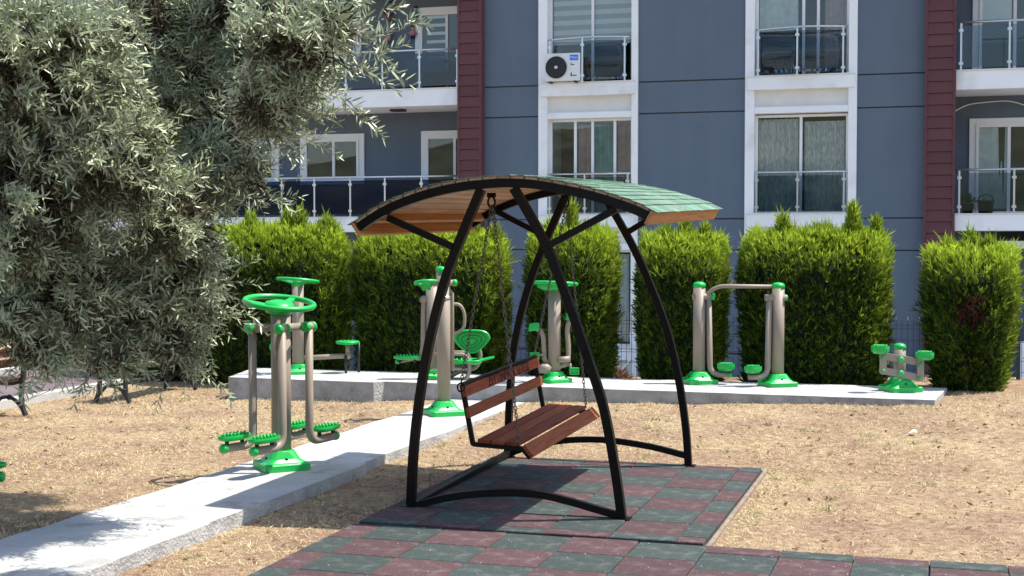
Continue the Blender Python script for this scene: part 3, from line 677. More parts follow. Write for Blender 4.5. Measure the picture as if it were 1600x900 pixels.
# pilasters clad with boards
bm_ = {}
for (a, b_) in (XP1, XP2):
    pl = bp('pilaster', M['redback'], (a+.015,b_-.015,S-.20,S+1.35,ZB,ZT), (a,a+.05,S-.235,S+1.35,ZB,ZT), (b_-.05,b_,S-.235,S+1.35,ZB,ZT))
    pl.data.materials[0] = M['red']
    w = b_-a; kb = MB()
    kb.hexa([(-w/2+.052,-.035,.008),(w/2-.052,-.035,.008),(w/2-.052,.0,.008),(-w/2+.052,.0,.008),(-w/2+.052,-.012,.226),(w/2-.052,-.012,.226),(w/2-.052,0,.226),(-w/2+.052,0,.226)])
    o = kb.build('cladding_board', M['red']); me = o.data; bpy.data.objects.remove(o); z = ZB
    while z < ZT-.1:
        inst('cladding_board', me, pl, (a+w/2+4, -.20, z-ZB), (0,0,random.uniform(-.006,.006))); z += .232
def pleats(x0, x1, z0, z1, y, m, name, parent, amp=.035, per=.13, hem=.0):
    n = max(8, int((x1-x0)/per*8)); k = MB(); vs = []
    ph = random.uniform(0,6)
    for i in range(n+1):
        x = x0+(x1-x0)*i/n; yy = y+amp*math.sin(2*math.pi*(x-x0)/per+ph+.6*math.sin(x*5))+.012*math.sin(x*17)
        vs += [(x,yy,z0+hem*math.sin(x*9)),(x,yy+.01*math.sin(x*7),z1)]
    k.add(vs, [(2*i,2*i+2,2*i+3,2*i+1) for i in range(n)], True)
    return k.build(name, m, parent, recalc=False)
def window(x0, x1, z0, z1, y, verts, fr=.055, name='window', dp=.07, hor=()):
    """frame with mullions at verts, panes between"""
    k = MB(); k.box(x0,x0+fr,y,y+dp,z0,z1); k.box(x1-fr,x1,y,y+dp,z0,z1); k.box(x0+fr,x1-fr,y,y+dp,z1-fr,z1); k.box(x0+fr,x1-fr,y,y+dp,z0,z0+fr)
    for v in verts: k.box(v-fr*.55,v+fr*.55,y-.004,y+dp-.004,z0+fr,z1-fr)
    w = k.build(name, M['pvc'], bld, .006)
    xs_ = [x0+fr]+sorted(verts)+[x1-fr]
    for i in range(len(xs_)-1):
        a = xs_[i]+(fr*.55 if i else 0); b_ = xs_[i+1]-(fr*.55 if i < len(xs_)-2 else 0)
        kk = MB(); kk.box(a,b_,y+.028,y+.036,z0+fr,z1-fr); kk.build('pane', M['pane'], w)
    return w
def rail(pts, ztop, zbot, postx, gl, parent=bld, glass_gap=.06, thick=.022, skip=()):
    """handrail along pts (x,y), posts at indices of arc-length fractions, glass panels between"""
    pts = [Vector((p[0],p[1],0)) for p in pts]; L = [0]
    for i in range(1,len(pts)): L.append(L[-1]+(pts[i]-pts[i-1]).length)
    def at(f):
        d = f*L[-1]
        for i in range(1,len(pts)):
            if d <= L[i]+1e-9: return pts[i-1].lerp(pts[i],(d-L[i-1])/(L[i]-L[i-1]))
        return pts[-1]
    k = MB(); k.tube([p+Vector((0,0,ztop)) for p in pts], thick, 8)
    r = k.build('balcony_railing', M['alu'], bld)
    for f in postx:
        p = at(f); k = MB(); k.box(p.x-.018,p.x+.018,p.y-.012,p.y+.012,zbot,ztop)
        for zz in (zbot+.14, ztop-.16): k.box(p.x-.042,p.x+.042,p.y-.022,p.y+.016,zz-.025,zz+.025)
        k.box(p.x-.04,p.x+.04,p.y-.04,p.y+.04,zbot,zbot+.012)
        k.build('railing_post', M['alu'], r)
    ff = sorted(postx)
    for gi, (a, b_) in enumerate(zip(ff[:-1], ff[1:])):
        if gi in skip: continue
        n = 6 if len(pts) > 2 else 1; k = MB(); vs = []
        for i in range(n+1):
            p = at(a+(b_-a)*(.02+.96*i/n)); vs += [p+Vector((0,-.004,zbot+glass_gap)),p+Vector((0,-.004,ztop-.07)),p+Vector((0,.005,ztop-.07)),p+Vector((0,.005,zbot+glass_gap))]
        fs = [(0,1,2,3),(4*n,4*n+3,4*n+2,4*n+1)]
        for i in range(n):
            for q in range(4): fs.append((4*i+q,4*i+4+q,4*i+4+(q+1)%4,4*i+(q+1)%4))
        k.add(vs, fs, n > 1); k.build('glass_panel', gl, r)
    return r
# white window bays
def bay(xo0, xo1, ui0, ui1):
    a, b_ = xo0, xo1; i0, i1 = fx(ui0), fx(ui1)
    bp('bay_jamb', M['white'], (a,i0,S-.06,S+1.2,ZB,ZT), bevel=.01)
    bp('bay_jamb', M['white'], (i1,b_,S-.06,S+1.2,ZB,ZT), bevel=.01)
    for z in (-.95, 1.89, 4.72, 7.55):      # storeys: lintel bottoms
        top = z+.75
        bp('sill', M['white'], (a+.05,b_-.05,S-.13,S+1.2,top-.27,top), bevel=.01)
        bp('spandrel_panel', M['cream'], (i0,i1,S+.02,S+1.2,z+.13,top-.27))
        bp('lintel', M['white'], (i0,i1,S-.045,S+1.2,z,z+.13), bevel=.008)
        bp('sill_lip', M['pvc'], (a+.04,b_-.04,S-.16,S-.1,top,top+.02))
    bp('room_shade_panel', M['room'], (i0,i1,S+1.13,S+1.19,ZB,ZT))  # dark colour paints the shade of an unlit room
    return i0, i1
c0, c1 = bay(*bay1, 856, 987)
d0, d1 = bay(*bay2, 1178.5, 1325)
Y = S+.16
# column one
m1, m2, m3 = fx(896), fx(923), fx(958)
w = window(c0,c1,2.64,4.72,Y,[m1+.0,m2,m3])
pleats(m1+.05,m2,2.7,4.6,Y+.11,M['pink'],'curtain',w); pleats(m2,m3,2.7,4.6,Y+.13,M['teal'],'curtain',w,.03,.16); pleats(m3,c1,2.7,4.6,Y+.11,M['pink'],'curtain',w)  # teal pleats stand in for a reflection in the glass
w = window(c0,c1,5.47,7.55,Y,[m2])
z = 7.5
i = 0
while z > 6.42:
    bp('blind_or_reflection_slat', M['blind' if i % 2 == 0 else 'blind2'], (c0+.06,c1-.06,Y+.09,Y+.1,z-.105,z), parent=w); z -= .105; i += 1
w = window(c0,c1,-.2,1.89,Y,[m2]); pleats(c0+.1,m2,-.1,1.8,Y+.11,M['sheer'],'curtain',w); pleats(m2,c1-.1,-.1,1.8,Y+.12,M['sheer'],'curtain',w)
w = window(c0,c1,8.3,ZT-.1,Y,[m2])
# column two
n1, n2, n3 = fx(1250), fx(1253), fx(1276)
w = window(d0,d1,2.64,4.70,Y,[n1]); pleats(d0+.06,n1-.05,2.7,4.62,Y+.11,M['curtain'],'curtain',w,.03,.11); pleats(n1+.05,d1-.06,2.7,4.56,Y+.12,M['curtain'],'curtain',w,.03,.11)
w = window(d0,d1,5.47,7.55,Y,[n2,n3]); pleats(d0+.06,n2-.12,6.45,7.5,Y+.11,M['sheer'],'curtain',w,.02,.2); pleats(n3+.12,d1-.06,5.6,7.5,Y+.11,M['pink'],'curtain',w,.03,.14)
bp('blind_band', M['blind'], (d0+.08,n2-.2,Y+.15,Y+.16,6.72,6.9), parent=w)
w = window(d0,d1,-.2,1.89,Y,[n1]); w = window(d0,d1,8.3,ZT-.1,Y,[n2])
def arc(x0, x1, y, bulge, n=14):
    return [(x0+(x1-x0)*i/n, y-bulge*math.sin(math.pi*i/n)) for i in range(n+1)]
rail(arc(c0+.02,c1-.02,S-.02,.24), 6.42, 5.47, (.02,.45,.93), M['clear_glass'], skip=(0,))
rail(arc(d0+.02,d1-.02,S-.02,.26), 6.44, 5.47, (.03,.47,.95), M['clear_glass'])
rail([(c0+.02,S-.05),(c1-.02,S-.05)], 3.52, 2.64, (.02,.45,.97), M['clear_glass'])
rail([(d0+.02,S-.05),(d1-.02,S-.05)], 3.50, 2.64, (.02,.47,.97), M['clear_glass'])
# left balconies
YR = S+1.35
for (t_, b_) in ((SL2T,SL2B),(SL1T,SL1B),(8.28,7.9)):
    bp('balcony_slab', M['white'], (XL,XP1[0]-.003,S-.1,YR,b_,t_), bevel=.012); bp('balcony_slab', M['white'], (XP2[1]+.003,XR,S-.1,YR,b_,t_), bevel=.012)
    bp('slab_lip', M['pvc'], (XL,XP1[0]-.004,S-.13,S-.02,t_,t_+.018)); bp('slab_lip', M['pvc'], (XP2[1]+.004,XR,S-.13,S-.02,t_,t_+.018))
lowposts = [fx(u,300) for u in (441,492,548,602,659,716)]
def frac(x, a, b_): return (x-a)/(b_-a)
XA = fx(60)
rail([(XA,S-.02),(XP1[0]-.01,S-.02)], 3.52, 2.62, [frac(fx(u_),XA,XP1[0]) for u_ in (66,120,174,228,282,336,390)]+[frac(x,XA,XP1[0]-.01) for x in lowposts], M['rail_glass'])
rail([(XA,S-.02),(XP1[0]-.01,S-.02)], 6.33, 5.47, [frac(fx(u,110),XA,XP1[0]-.01) for u in (66,118,170,222,274,326,378,430,485,541,598,656,715)], M['rail_glass2'])
XB = fx(1700)
rail([(XP2[1]+.01,S-.02),(XB,S-.02)], 3.50, 2.62, [frac(fx(u,300),XP2[1],XB) for u in (1498,1584,1670)], M['clear_glass'])
rail([(XP2[1]+.01,S-.02),(XB,S-.02)], 6.42, 5.47, [frac(fx(u,70),XP2[1],XB) for u in (1501,1577,1655)], M['clear_glass'])
def wx(u): return P(u, 250, YR).x
def surround(u0, u1, z0, z1, sill=True, mull=None, name='window', door=False):
    """window or door with a proud white surround on the recessed wall; dark panel behind painted as an unlit room"""
    a, b_ = wx(u0), wx(u1); t_ = .13
    k = MB(); k.box(a,a+t_,YR-.05,YR,z0,z1); k.box(b_-t_,b_,YR-.05,YR,z0,z1); k.box(a+t_,b_-t_,YR-.05,YR,z1-t_,z1)
    if not door: k.box(a+t_,b_-t_,YR-.05,YR,z0,z0+t_)
    k.build('surround', M['pvc'], bld, .006)
    zi0 = z0 if door else z0+t_
    bp('room_shade_panel', M['room'], (a+t_,b_-t_,YR-.006,YR-.003,zi0,z1-t_))  # dark panel on the wall stands in for room shade
    m_ = [wx(mull)] if mull else []
    return window(a+t_,b_-t_,zi0,z1-t_,YR-.075,m_,.06,'balcony_door' if door else name,.06)
surround(470,570,3.42,4.62,mull=523)
surround(659,760,2.63,4.64,mull=712,door=True)
w = surround(650,760,5.47,7.5,mull=700,door=True)
for i in range(7): bp('blind_or_reflection_slat', M['blind'], (wx(668),wx(697),YR-.015,YR-.010,6.1+i*.19,6.17+i*.19), parent=w)  # pale strips paint a reflection of the building opposite
surround(500,566,6.2,7.5); surround(395,437,3.42,4.62)
w = surround(1514,1640,2.63,4.62,mull=1576,door=True); pleats(wx(1526),wx(1574),2.75,4.45,YR-.02,M['sheer'],'curtain',w,.003,.1)
w = surround(1517,1640,5.47,7.6,mull=1583,door=True); bp('blind_band', M['blind'], (wx(1530),wx(1578),YR-.02,YR-.012,6.65,7.3), parent=w)
# beige beam and pale wall at the ground floor on the right, ceiling lamp under the slab
bp('shutter_box', M['cream'], (fx(1560),XR,S+.1,S+1.3,1.93,2.08))
bp('basement_wall', M['white'], (fx(1592),XR,S-.3,S-.05,-1.2,.1))
bp('ceiling_lamp', M['acdark'], (fx(600),fx(620),S+.35,S+.6,SL2B-.05,SL2B-.002))
# cable and pipe
k = MB(); k.tube(smooth_line([P(1490,175,S+.9),P(1512,164,S+1.2),P(1540,160,S+1.25),P(1575,158,S+1.25),P(1600,164,S+1.25)],4), .012, 6)
tag(k.build('cable', M['pvc'], shift=P(1490,175,S+.9)), 'loose white cable looped above the lower right balcony door', 'cable')

# things on the facade -------------------------------------------------
def ac_unit():
    z0 = 5.475; x0, x1 = fx(857), fx(911); h = .62; cx = (x0+x1)/2; y0, y1 = S-.30, S-.02
    t = thing('air_conditioner', 'white air conditioner outdoor unit behind the bowed window railing', 'air conditioner', (cx,S,z0), world=True)
    k = MB(); k.box(x0,x1,y0,y1,z0+.03,z0+h); k.build('casing', M['acwhite'], t, .015)
    for fx_ in (x0+.08, x1-.14):
        k = MB(); k.box(fx_,fx_+.06,y0+.02,y1-.02,z0-.005,z0+.03); k.build('foot', M['acdark'], t)
    fc = Vector((x0+.255,y0-.004,z0+.32))
    k = MB(); k.lathe([(.235,0),(.235,.012),(.2,.016)],fc,28,(0,-1,0)); k.build('fan_guard', M['acdark'], t)
    k = MB()
    for r in (.07,.115,.16,.205,.232): k.tube([fc+Vector((r*math.cos(a),-.022,r*math.sin(a))) for a in [2*math.pi*i/24 for i in range(24)]], .0035, 5, True)
    for i in range(8):
        a = i*math.pi/4; k.bar(fc+Vector((.04*math.cos(a),-.02,.04*math.sin(a))),fc+Vector((.232*math.cos(a),-.02,.232*math.sin(a))),.006,.006,(0,1,0))
    k.build('fan_grille', M['rubber'], t)
    k = MB(); k.lathe([(.038,0),(.038,.026),(.03,.03)],fc,16,(0,-1,0)); k.build('fan_hub', M['alu'], t)
    k = MB(); k.box(x1-.22,x1-.035,y0-.004,y0-.001,z0+h-.16,z0+h-.04); lo = k.build('logo_plate', M['logoblue'], t)
    text('Midea', M['paper'], .065, Vector((x1-.128,y0-.006,z0+h-.118)), (math.pi/2,0,0), lo, 'lettering')
    k = MB(); k.box(x1-.2,x1-.12,y0-.003,y0-.001,z0+.36,z0+.38); k.box(x1-.2,x1-.175,y0-.003,y0-.001,z0+.12,z0+.2); k.box(x1-.165,x1-.07,y0-.003,y0-.001,z0+.13,z0+.15); k.lathe([(.012,0),(.012,.003)],(x1-.19,y0-.001,z0+.4),10,(0,-1,0)); k.build('printed_marks', M['acdark'], t)
def text(s, m, size, loc, rot, parent, name, ext=.0008):
    cu = bpy.data.curves.new(name, 'FONT'); cu.body = s; cu.size = size; cu.align_x = 'CENTER'; cu.extrude = ext
    tmp = bpy.data.objects.new('tmp', cu); COL.objects.link(tmp)
    bpy.context.view_layer.update()
    me = bpy.data.meshes.new_from_object(tmp.evaluated_get(bpy.context.evaluated_depsgraph_get())); bpy.data.objects.remove(tmp)
    me.name = name; me.materials.clear(); me.materials.append(m)
    o = bpy.data.objects.new(name, me); COL.objects.link(o); o.parent = parent
    o.location = Vector(loc)-ORG.get(parent.name, Vector((0,0,0))); o.rotation_euler = rot
    return o
ac_unit()
def hang(u, v, name, label, cat, fn):
    p = P(u, v, YR-.05); t = thing(name, label, cat, p, world=True); fn(p, t); return t
def wreath_(p, t):
    k = MB()
    for j in range(3): k.tube([p+Vector(((.125+.008*math.sin(a*5+j*2))*math.cos(a),.012*math.cos(a*4+j*2),(.165+.01*math.cos(a*6+j))*math.sin(a))) for a in [2*math.pi*i/36 for i in range(36)]], .013, 6, True)
    k.build('ring', M['wreath'], t)
    k = MB()
    for i in range(9): k.lathe([(.0,-.03),(.028,-.015),(.034,0),(.028,.015),(0,.03)], p+Vector((.045*math.sin(i*2.1),-.03,-.185+.035*math.cos(i*1.7))), 8)
    k.build('bow', M['dollred'], t)
    k = MB(); k.bar(p+Vector((-.03,-.03,-.2)),p+Vector((-.05,-.03,-.3)),.035,.01); k.bar(p+Vector((.03,-.03,-.2)),p+Vector((.04,-.03,-.31)),.035,.01); k.build('ribbon', M['wreath'], t)
def doll_(mat_):
    def f(p, t):
        k = MB(); k.lathe([(.0,-.06),(.04,-.045),(.055,0),(.04,.045),(0,.06)], p+Vector((0,-.03,.09)), 12); k.build('head', M['skin'], t)
        k = MB(); k.lathe([(.04,.04),(.055,0),(.085,-.09),(.06,-.095)], p+Vector((0,-.03,0)), 12)
        for s in (-1,1): k.tube([p+Vector((s*.035,-.03,.02)),p+Vector((s*.085,-.035,-.03)),p+Vector((s*.105,-.04,-.045))], [.022,.018,.014], 8)
        k.build('dress', mat_, t)
        for s in (-1,1):
            k = MB(); k.tube([p+Vector((s*.028,-.03,-.08)),p+Vector((s*.032,-.035,-.15)),p+Vector((s*.034,-.055,-.165))], [.02,.018,.02], 8)
            k.build('leg', M['wreath'], t)
        k = MB(); k.lathe([(.058,.0),(.05,.035),(.02,.06)], p+Vector((0,-.025,.095)), 12); k.build('hair', M['wreath'], t)
    return f
hang(608,13,'wreath','dark ring wreath with a red bow hung on the upper balcony wall','wreath',wreath_)
hang(650,20,'rag_doll','teal rag doll hung beside the top of the upper balcony door','doll',doll_(M['dollteal']))
hang(646,50,'rag_doll','pink rag doll hung beside the door below the teal one','doll',doll_(M['dollpink']))
t_ = hang(607,58,'rag_doll','pale pink rag doll hung at a tilt below the wreath','doll',doll_(M['dollpink'])); t_.rotation_euler.y = .6
def balcony_set():
    c = P(672,118,S+.75); z0 = SL2T+.003
    t = thing('balcony_table', 'cloth-covered grey table behind the upper left balcony glass', 'table', (c.x,c.y,z0), world=True)
    k = MB(); k.box(c.x-.45,c.x+.45,c.y-.3,c.y+.3,z0+.70,z0+.73); k.build('table_top', M['table'], t, .005)
    k = MB(); k.box(c.x-.46,c.x+.46,c.y-.31,c.y-.30,z0+.42,z0+.735); k.box(c.x-.46,c.x-.45,c.y-.3,c.y+.3,z0+.42,z0+.735); k.build('cloth', M['table'], t)
    for sx in (-1,1):
        for sy in (-1,1):
            k = MB(); k.tube([(c.x+sx*.38,c.y+sy*.24,z0),(c.x-sx*.3,c.y+sy*.24,z0+.7)], .014, 6); k.build('leg', M['iron'], t)
    for (u, lab) in ((632,'dark chair at the left side of the upper balcony table'),(704,'dark chair between the upper balcony table and the oxblood pilaster')):
        q = P(u,118,S+.7); t = thing('balcony_chair', lab, 'chair', (q.x,q.y,z0), group='chairs on the upper left balcony', world=True)
        k = MB(); k.box(q.x-.2,q.x+.2,q.y-.2,q.y+.2,z0+.42,z0+.45); k.build('seat', M['iron'], t, .005)
        sg = 1 if u > 670 else -1
        k = MB(); k.box(q.x+sg*.19,q.x+sg*.22,q.y-.2,q.y+.2,z0+.6,z0+.86); k.build('backrest', M['iron'], t, .005)
        for sx in (-1,1):
            for sy in (-1,1):
                k = MB(); k.box(q.x+sx*.19-.012,q.x+sx*.19+.012,q.y+sy*.18-.012,q.y+sy*.18+.012,z0,z0+(.86 if sx == sg else .42)); k.build('leg', M['iron'], t)
balcony_set()
def plants():
    for (u, lab, s) in ((1512,'bushy potted plant at the left of the lower right balcony',.16),):
        q = P(u,325,S+.3); z0 = SL1T+.003
        t = thing('potted_plant', lab, 'plant', (q.x,q.y,z0), world=True)
        k = MB(); k.lathe([(.09,0),(.12,.2),(.13,.2),(.13,.22),(.105,.22),(.1,.19)], (q.x,q.y,z0), 16); k.build('pot', M['iron'], t)
        n = 240; d = unit(rng.normal(size=(n,3))+np.array([0,0,.8])); b = np.array([q.x,q.y,z0+.24])+d*rng.random((n,1))*s
        quads_obj('leaves', blades(b,d,rng.uniform(.05,.1,n),rng.uniform(.02,.035,n)), rng.random(n), M['plant'], t, loc=(q.x,q.y,z0))['kind'] = 'stuff'
    q = P(1540,325,S+.4); z0 = SL1T+.003
    t = thing('storage_basket', 'dark basket standing behind the lower right balcony glass', 'basket', (q.x,q.y,z0), world=True)
    k = MB(); k.lathe([(.13,0),(.16,.26),(.17,.26),(.17,.28),(.15,.28),(.12,.03)], (q.x,q.y,z0), 16); k.build('body', M['iron'], t)
    k = MB(); k.tube([(q.x+.15*math.cos(a),q.y,z0+.28+.12*math.sin(a)) for a in [math.pi*i/10 for i in range(11)]], .01, 6); k.build('handle', M['rubber'], t)
plants()

# mesh fence between garden and building
def fence():
    t = thing('wire_fence', 'dark welded wire mesh fence running behind the clipped conifers', 'fence', (-4,19.55,0), world=True)
    y = 19.55; zt = 1.02; x = -14.0
    while x < 6:
        k = MB(); k.box(x-.025,x+.025,y-.025,y+.025,-.4,zt+.04); k.build('fence_post', M['wire'], t)
        k = MB(); a = x+.04; w_ = .003
        while a < x+2.46:
            k.box(a-w_,a+w_,y-w_,y+w_,-.3,zt); a += .075
        for z in (-.25,-.05,.15,.35,.50,.54,.75,.90,.95):
            yy = y-.03 if z in (.52,.92) else y-.006
            k.box(x+.03,x+2.47,yy-.003,yy+.003,z-.003,z+.003)
        k.build('mesh_panel', M['wire'], t)
        k = MB(); a = x+.04
        while a < x+2.46:
            k.box(a-.006,a+.006,y-.008,y+.006,zt-.005,zt+.045); k.box(a-.006,a+.006,y-.03,y-.014,.525,.55); a += .15
        k.build('wire_tips', M['alu'], t); x += 2.5
fence()
# small things seen between the conifers and the wall
def hose():
    pts = smooth_line([P(985,520,S-.12),P(986,545,S-.15),P(982,565,S-.2),P(970,578,S-.25),P(955,583,S-.3)],5)
    k = MB(); k.tube(pts, .022, 8); tag(k.build('drain_hose', M['pvc'], shift=pts[0]), 'white hose hanging from the ground floor sill between two conifers', 'hose')
    q = P(966,580,19.3); z0 = H(q.x,19.2)-.02; n = 900
    d = unit(rng.normal(size=(n,3))*np.array([1,1,.5])+np.array([0,0,.4])); b = np.array([q.x,19.25,z0])+d*np.array([.2,.16,.14])*rng.random((n,1))**.5
    b[:,2] = np.maximum(b[:,2], z0)
    tag(quads_obj('cuttings_heap', blades(b,d,rng.uniform(.05,.12,n),rng.uniform(.008,.02,n)), rng.random(n), M['hay']), 'small brown heap of dry cuttings between two conifers by the fence', 'heap')
    q = P(1443,594,21.5); k = MB(); x0 = q.x
    t = thing('meter_box', 'low white box with dark lid against the building behind the right end', 'box', (x0,22,-1.25), world=True)
    k.box(x0-.1,x0+.1,21.9,22.2,-1.25,.0); k.build('body', M['acwhite'], t, .01)
    k = MB(); k.box(x0-.14,x0+.14,21.86,22.24,.0,.04); k.build('lid', M['acdark'], t, .005)
hose()

# ------------------------------------------------------------------ swing frame with roof
def swing_frame():
    o0 = Vector((-3.05,11.2,.04)); YF, YBK = (10.02,9.78), (12.56,12.40)
    t = thing('swing_stand', 'black steel swing stand with curved legs and arched green shingled roof', 'swing', o0, world=True)
    def onp(pts, yy):
        n = len(pts); v0, v1 = pts[0][1], pts[-1][1]
        return [P(u, v, yy[0]+(yy[1]-yy[0])*(v-v0)/(v1-v0)) for u, v in pts]
    FL = [(642,801),(646,711),(656,621),(672,531),(695,440),(724,363),(752,296)]
    FR = [(973,819),(962,737),(944,640),(920,563),(891,479),(856,389),(825,331),(803,294)]
    BL = [(793,721),(796,634),(801,563),(814,492),(833,427.5),(856,369.5),(884,306)]
    BR = [(1076,734),(1072,672),(1061,595),(1043,518),(1017,447),(991,389),(959,331),(938,298)]
    for pts, yy in ((FL,YF),(FR,YF),(BL,YBK),(BR,YBK)):
        q = smooth_line(onp(pts, yy), 5); q[0].z = .045
        k = MB(); k.sweep(q, .06, .065, (0,1,0)); k.build('leg', M['black'], t, .004)
        k = MB(); f = q[0]; k.box(f.x-.06,f.x+.06,f.y-.06,f.y+.06,.044,.052); k.build('foot_plate', M['black'], t)
    # arched beams: front from the photo, back follows it
    FB = [(562,355),(587,338),(615,323),(652.5,308.5),(690,298),(727.5,291),(756,288),(784,286),(821,287),(850,290.5),(900,300),(940,310),(980,323),(1000,331),(1011,337)]
    fb_ = smooth_line([P(u,v,9.76) for u, v in FB], 3)
    x0, x1 = fb_[0].x, fb_[-1].x
    e0, e1 = P(738,351,12.50), P(1114,331,12.50)
    def back(p):
        f = (p.x-x0)/(x1-x0); a = e0-fb_[0]; b_ = e1-fb_[-1]; return p+a.lerp(b_, f)
    bb_ = [back(p) for p in fb_]
    for q in (fb_, bb_):
        k = MB(); k.sweep(q, .06, .065, (0,1,0)); k.build('roof_beam', M['black'], t, .004)
    # braces
    for (a, b_, yy) in (((606,340),(708,386),9.80),((857,384),(962,327),9.80),((770,327),(838,362),12.40),((982,362),(1012,344),12.42)):
        k = MB(); k.bar(P(*a,yy),P(*b_,yy),.05,.05,(0,1,0)); k.build('brace', M['black'], t, .004)
    # bottom bows and side rail
    for pts, yy in (([(646,791),(691,779),(739,772),(796,769.6),(846,773),(893,784),(929,794.5),(968,806)],10.02),([(797,709),(825,699),(862,691),(901,687),(952,688),(1017,698),(1072,712)],12.56)):
        k = MB(); k.sweep(smooth_line([P(u,v,yy) for u, v in pts],4), .045, .055, (0,1,0)); k.build('bottom_bow', M['black'], t, .004)
    k = MB(); k.bar(P(644,790,10.05),P(794,708,12.53),.05,.05); k.build('side_rail', M['black'], t, .004)
    # roof boards: along the depth, resting on the beams
    L = [0]
    for i in range(1,len(fb_)): L.append(L[-1]+(fb_[i]-fb_[i-1]).length)
    def at(q, d):
        for i in range(1,len(q)):
            if d <= L[i]+1e-6:
                f = (d-L[i-1])/(L[i]-L[i-1]); return q[i-1].lerp(q[i],f)
        return q[-1]
    tot = L[-1]; nb_ = 22
    def frame(d):
        a, b_ = at(fb_, d), at(bb_, d); tg = (at(fb_, min(d+.02,tot))-at(fb_, max(d-.02,0))).normalized(); ax = (b_-a).normalized(); nr = tg.cross(ax).normalized()
        if nr.z < 0: nr = -nr
        return a, b_, tg, nr, ax
    for i in range(nb_):
        w_ = tot/nb_; a, b_, tg, nr, ax = frame((i+.5)*w_); o1 = nr*.033
        k = MB(); k.hexa([p+o1+tg*s*(w_/2-.004)+nr*h for h in (0,.02) for (p, s) in ((a-ax*.02,-1),(a-ax*.02,1),(b_+ax*.02,1),(b_+ax*.02,-1))]); k.build('roof_board', M['roofboard'], t)
    for d in (0, tot):   # eave boards
        a, b_, tg, nr, ax = frame(d); s = 1 if d else -1
        k = MB(); k.hexa([p+tg*s*q+nr*h for h in (-.055,.055) for (p, q) in ((a-ax*.03,.012),(a-ax*.03,.038),(b_+ax*.03,.038),(b_+ax*.03,.012))]); k.build('eave_board', M['fascia'], t, .003)
    # second purlin boards seen under the eave on the left
    a, b_, tg, nr, ax = frame(.12); k = MB(); k.hexa([p+tg*q+nr*h for h in (-.03,.032) for (p, q) in ((a+ax*.04,-.02),(a+ax*.04,.02),(b_-ax*.04,.02),(b_-ax*.04,-.02))]); k.build('purlin', M['fascia'], t)
    # shingles: courses parallel to the eaves, each tab a piece
    nc, ntab = 24, 11; cw = (tot+.10)/nc
    for i in range(nc):
        d = -.05+(i+.5)*cw; a, b_, tg, nr, ax = frame(min(max(d,0.001),tot-.001)); dd = d-min(max(d,0),tot); a, b_ = a+tg*dd, b_+tg*dd
        left = d < tot*.5; Ln = (b_-a).length+.08
        off = .5 if i % 2 else 0
        for j in range(-1, ntab):
            s0, s1 = max((j+off)/ntab,0), min((j+1+off)/ntab,1)
            if s1-s0 < .01: continue
            p0, p1 = a-ax*.04+ax*Ln*s0+ax*.003, a-ax*.04+ax*Ln*s1-ax*.003
            lift = random.uniform(0,.004); k = MB(); lo, hi = (.054+lift+.007, .054) if not left else (.054, .054+lift+.007)
            # lower edge rides over the next course
            u0, u1 = -cw*.5-(.012 if left else 0), cw*.5+(0 if left else .012)
            zu0, zu1 = (.062+lift, .055) if left else (.055, .062+lift)
            k.hexa([p0+tg*u0+nr*(zu0-.006),p0+tg*u1+nr*(zu1-.006),p1+tg*u1+nr*(zu1-.006),p1+tg*u0+nr*(zu0-.006),p0+tg*u0+nr*zu0,p0+tg*u1+nr*zu1,p1+tg*u1+nr*zu1,p1+tg*u0+nr*zu0]); k.build('shingle', M['shingle'], t, recalc=True)
    return t
swing_frame()

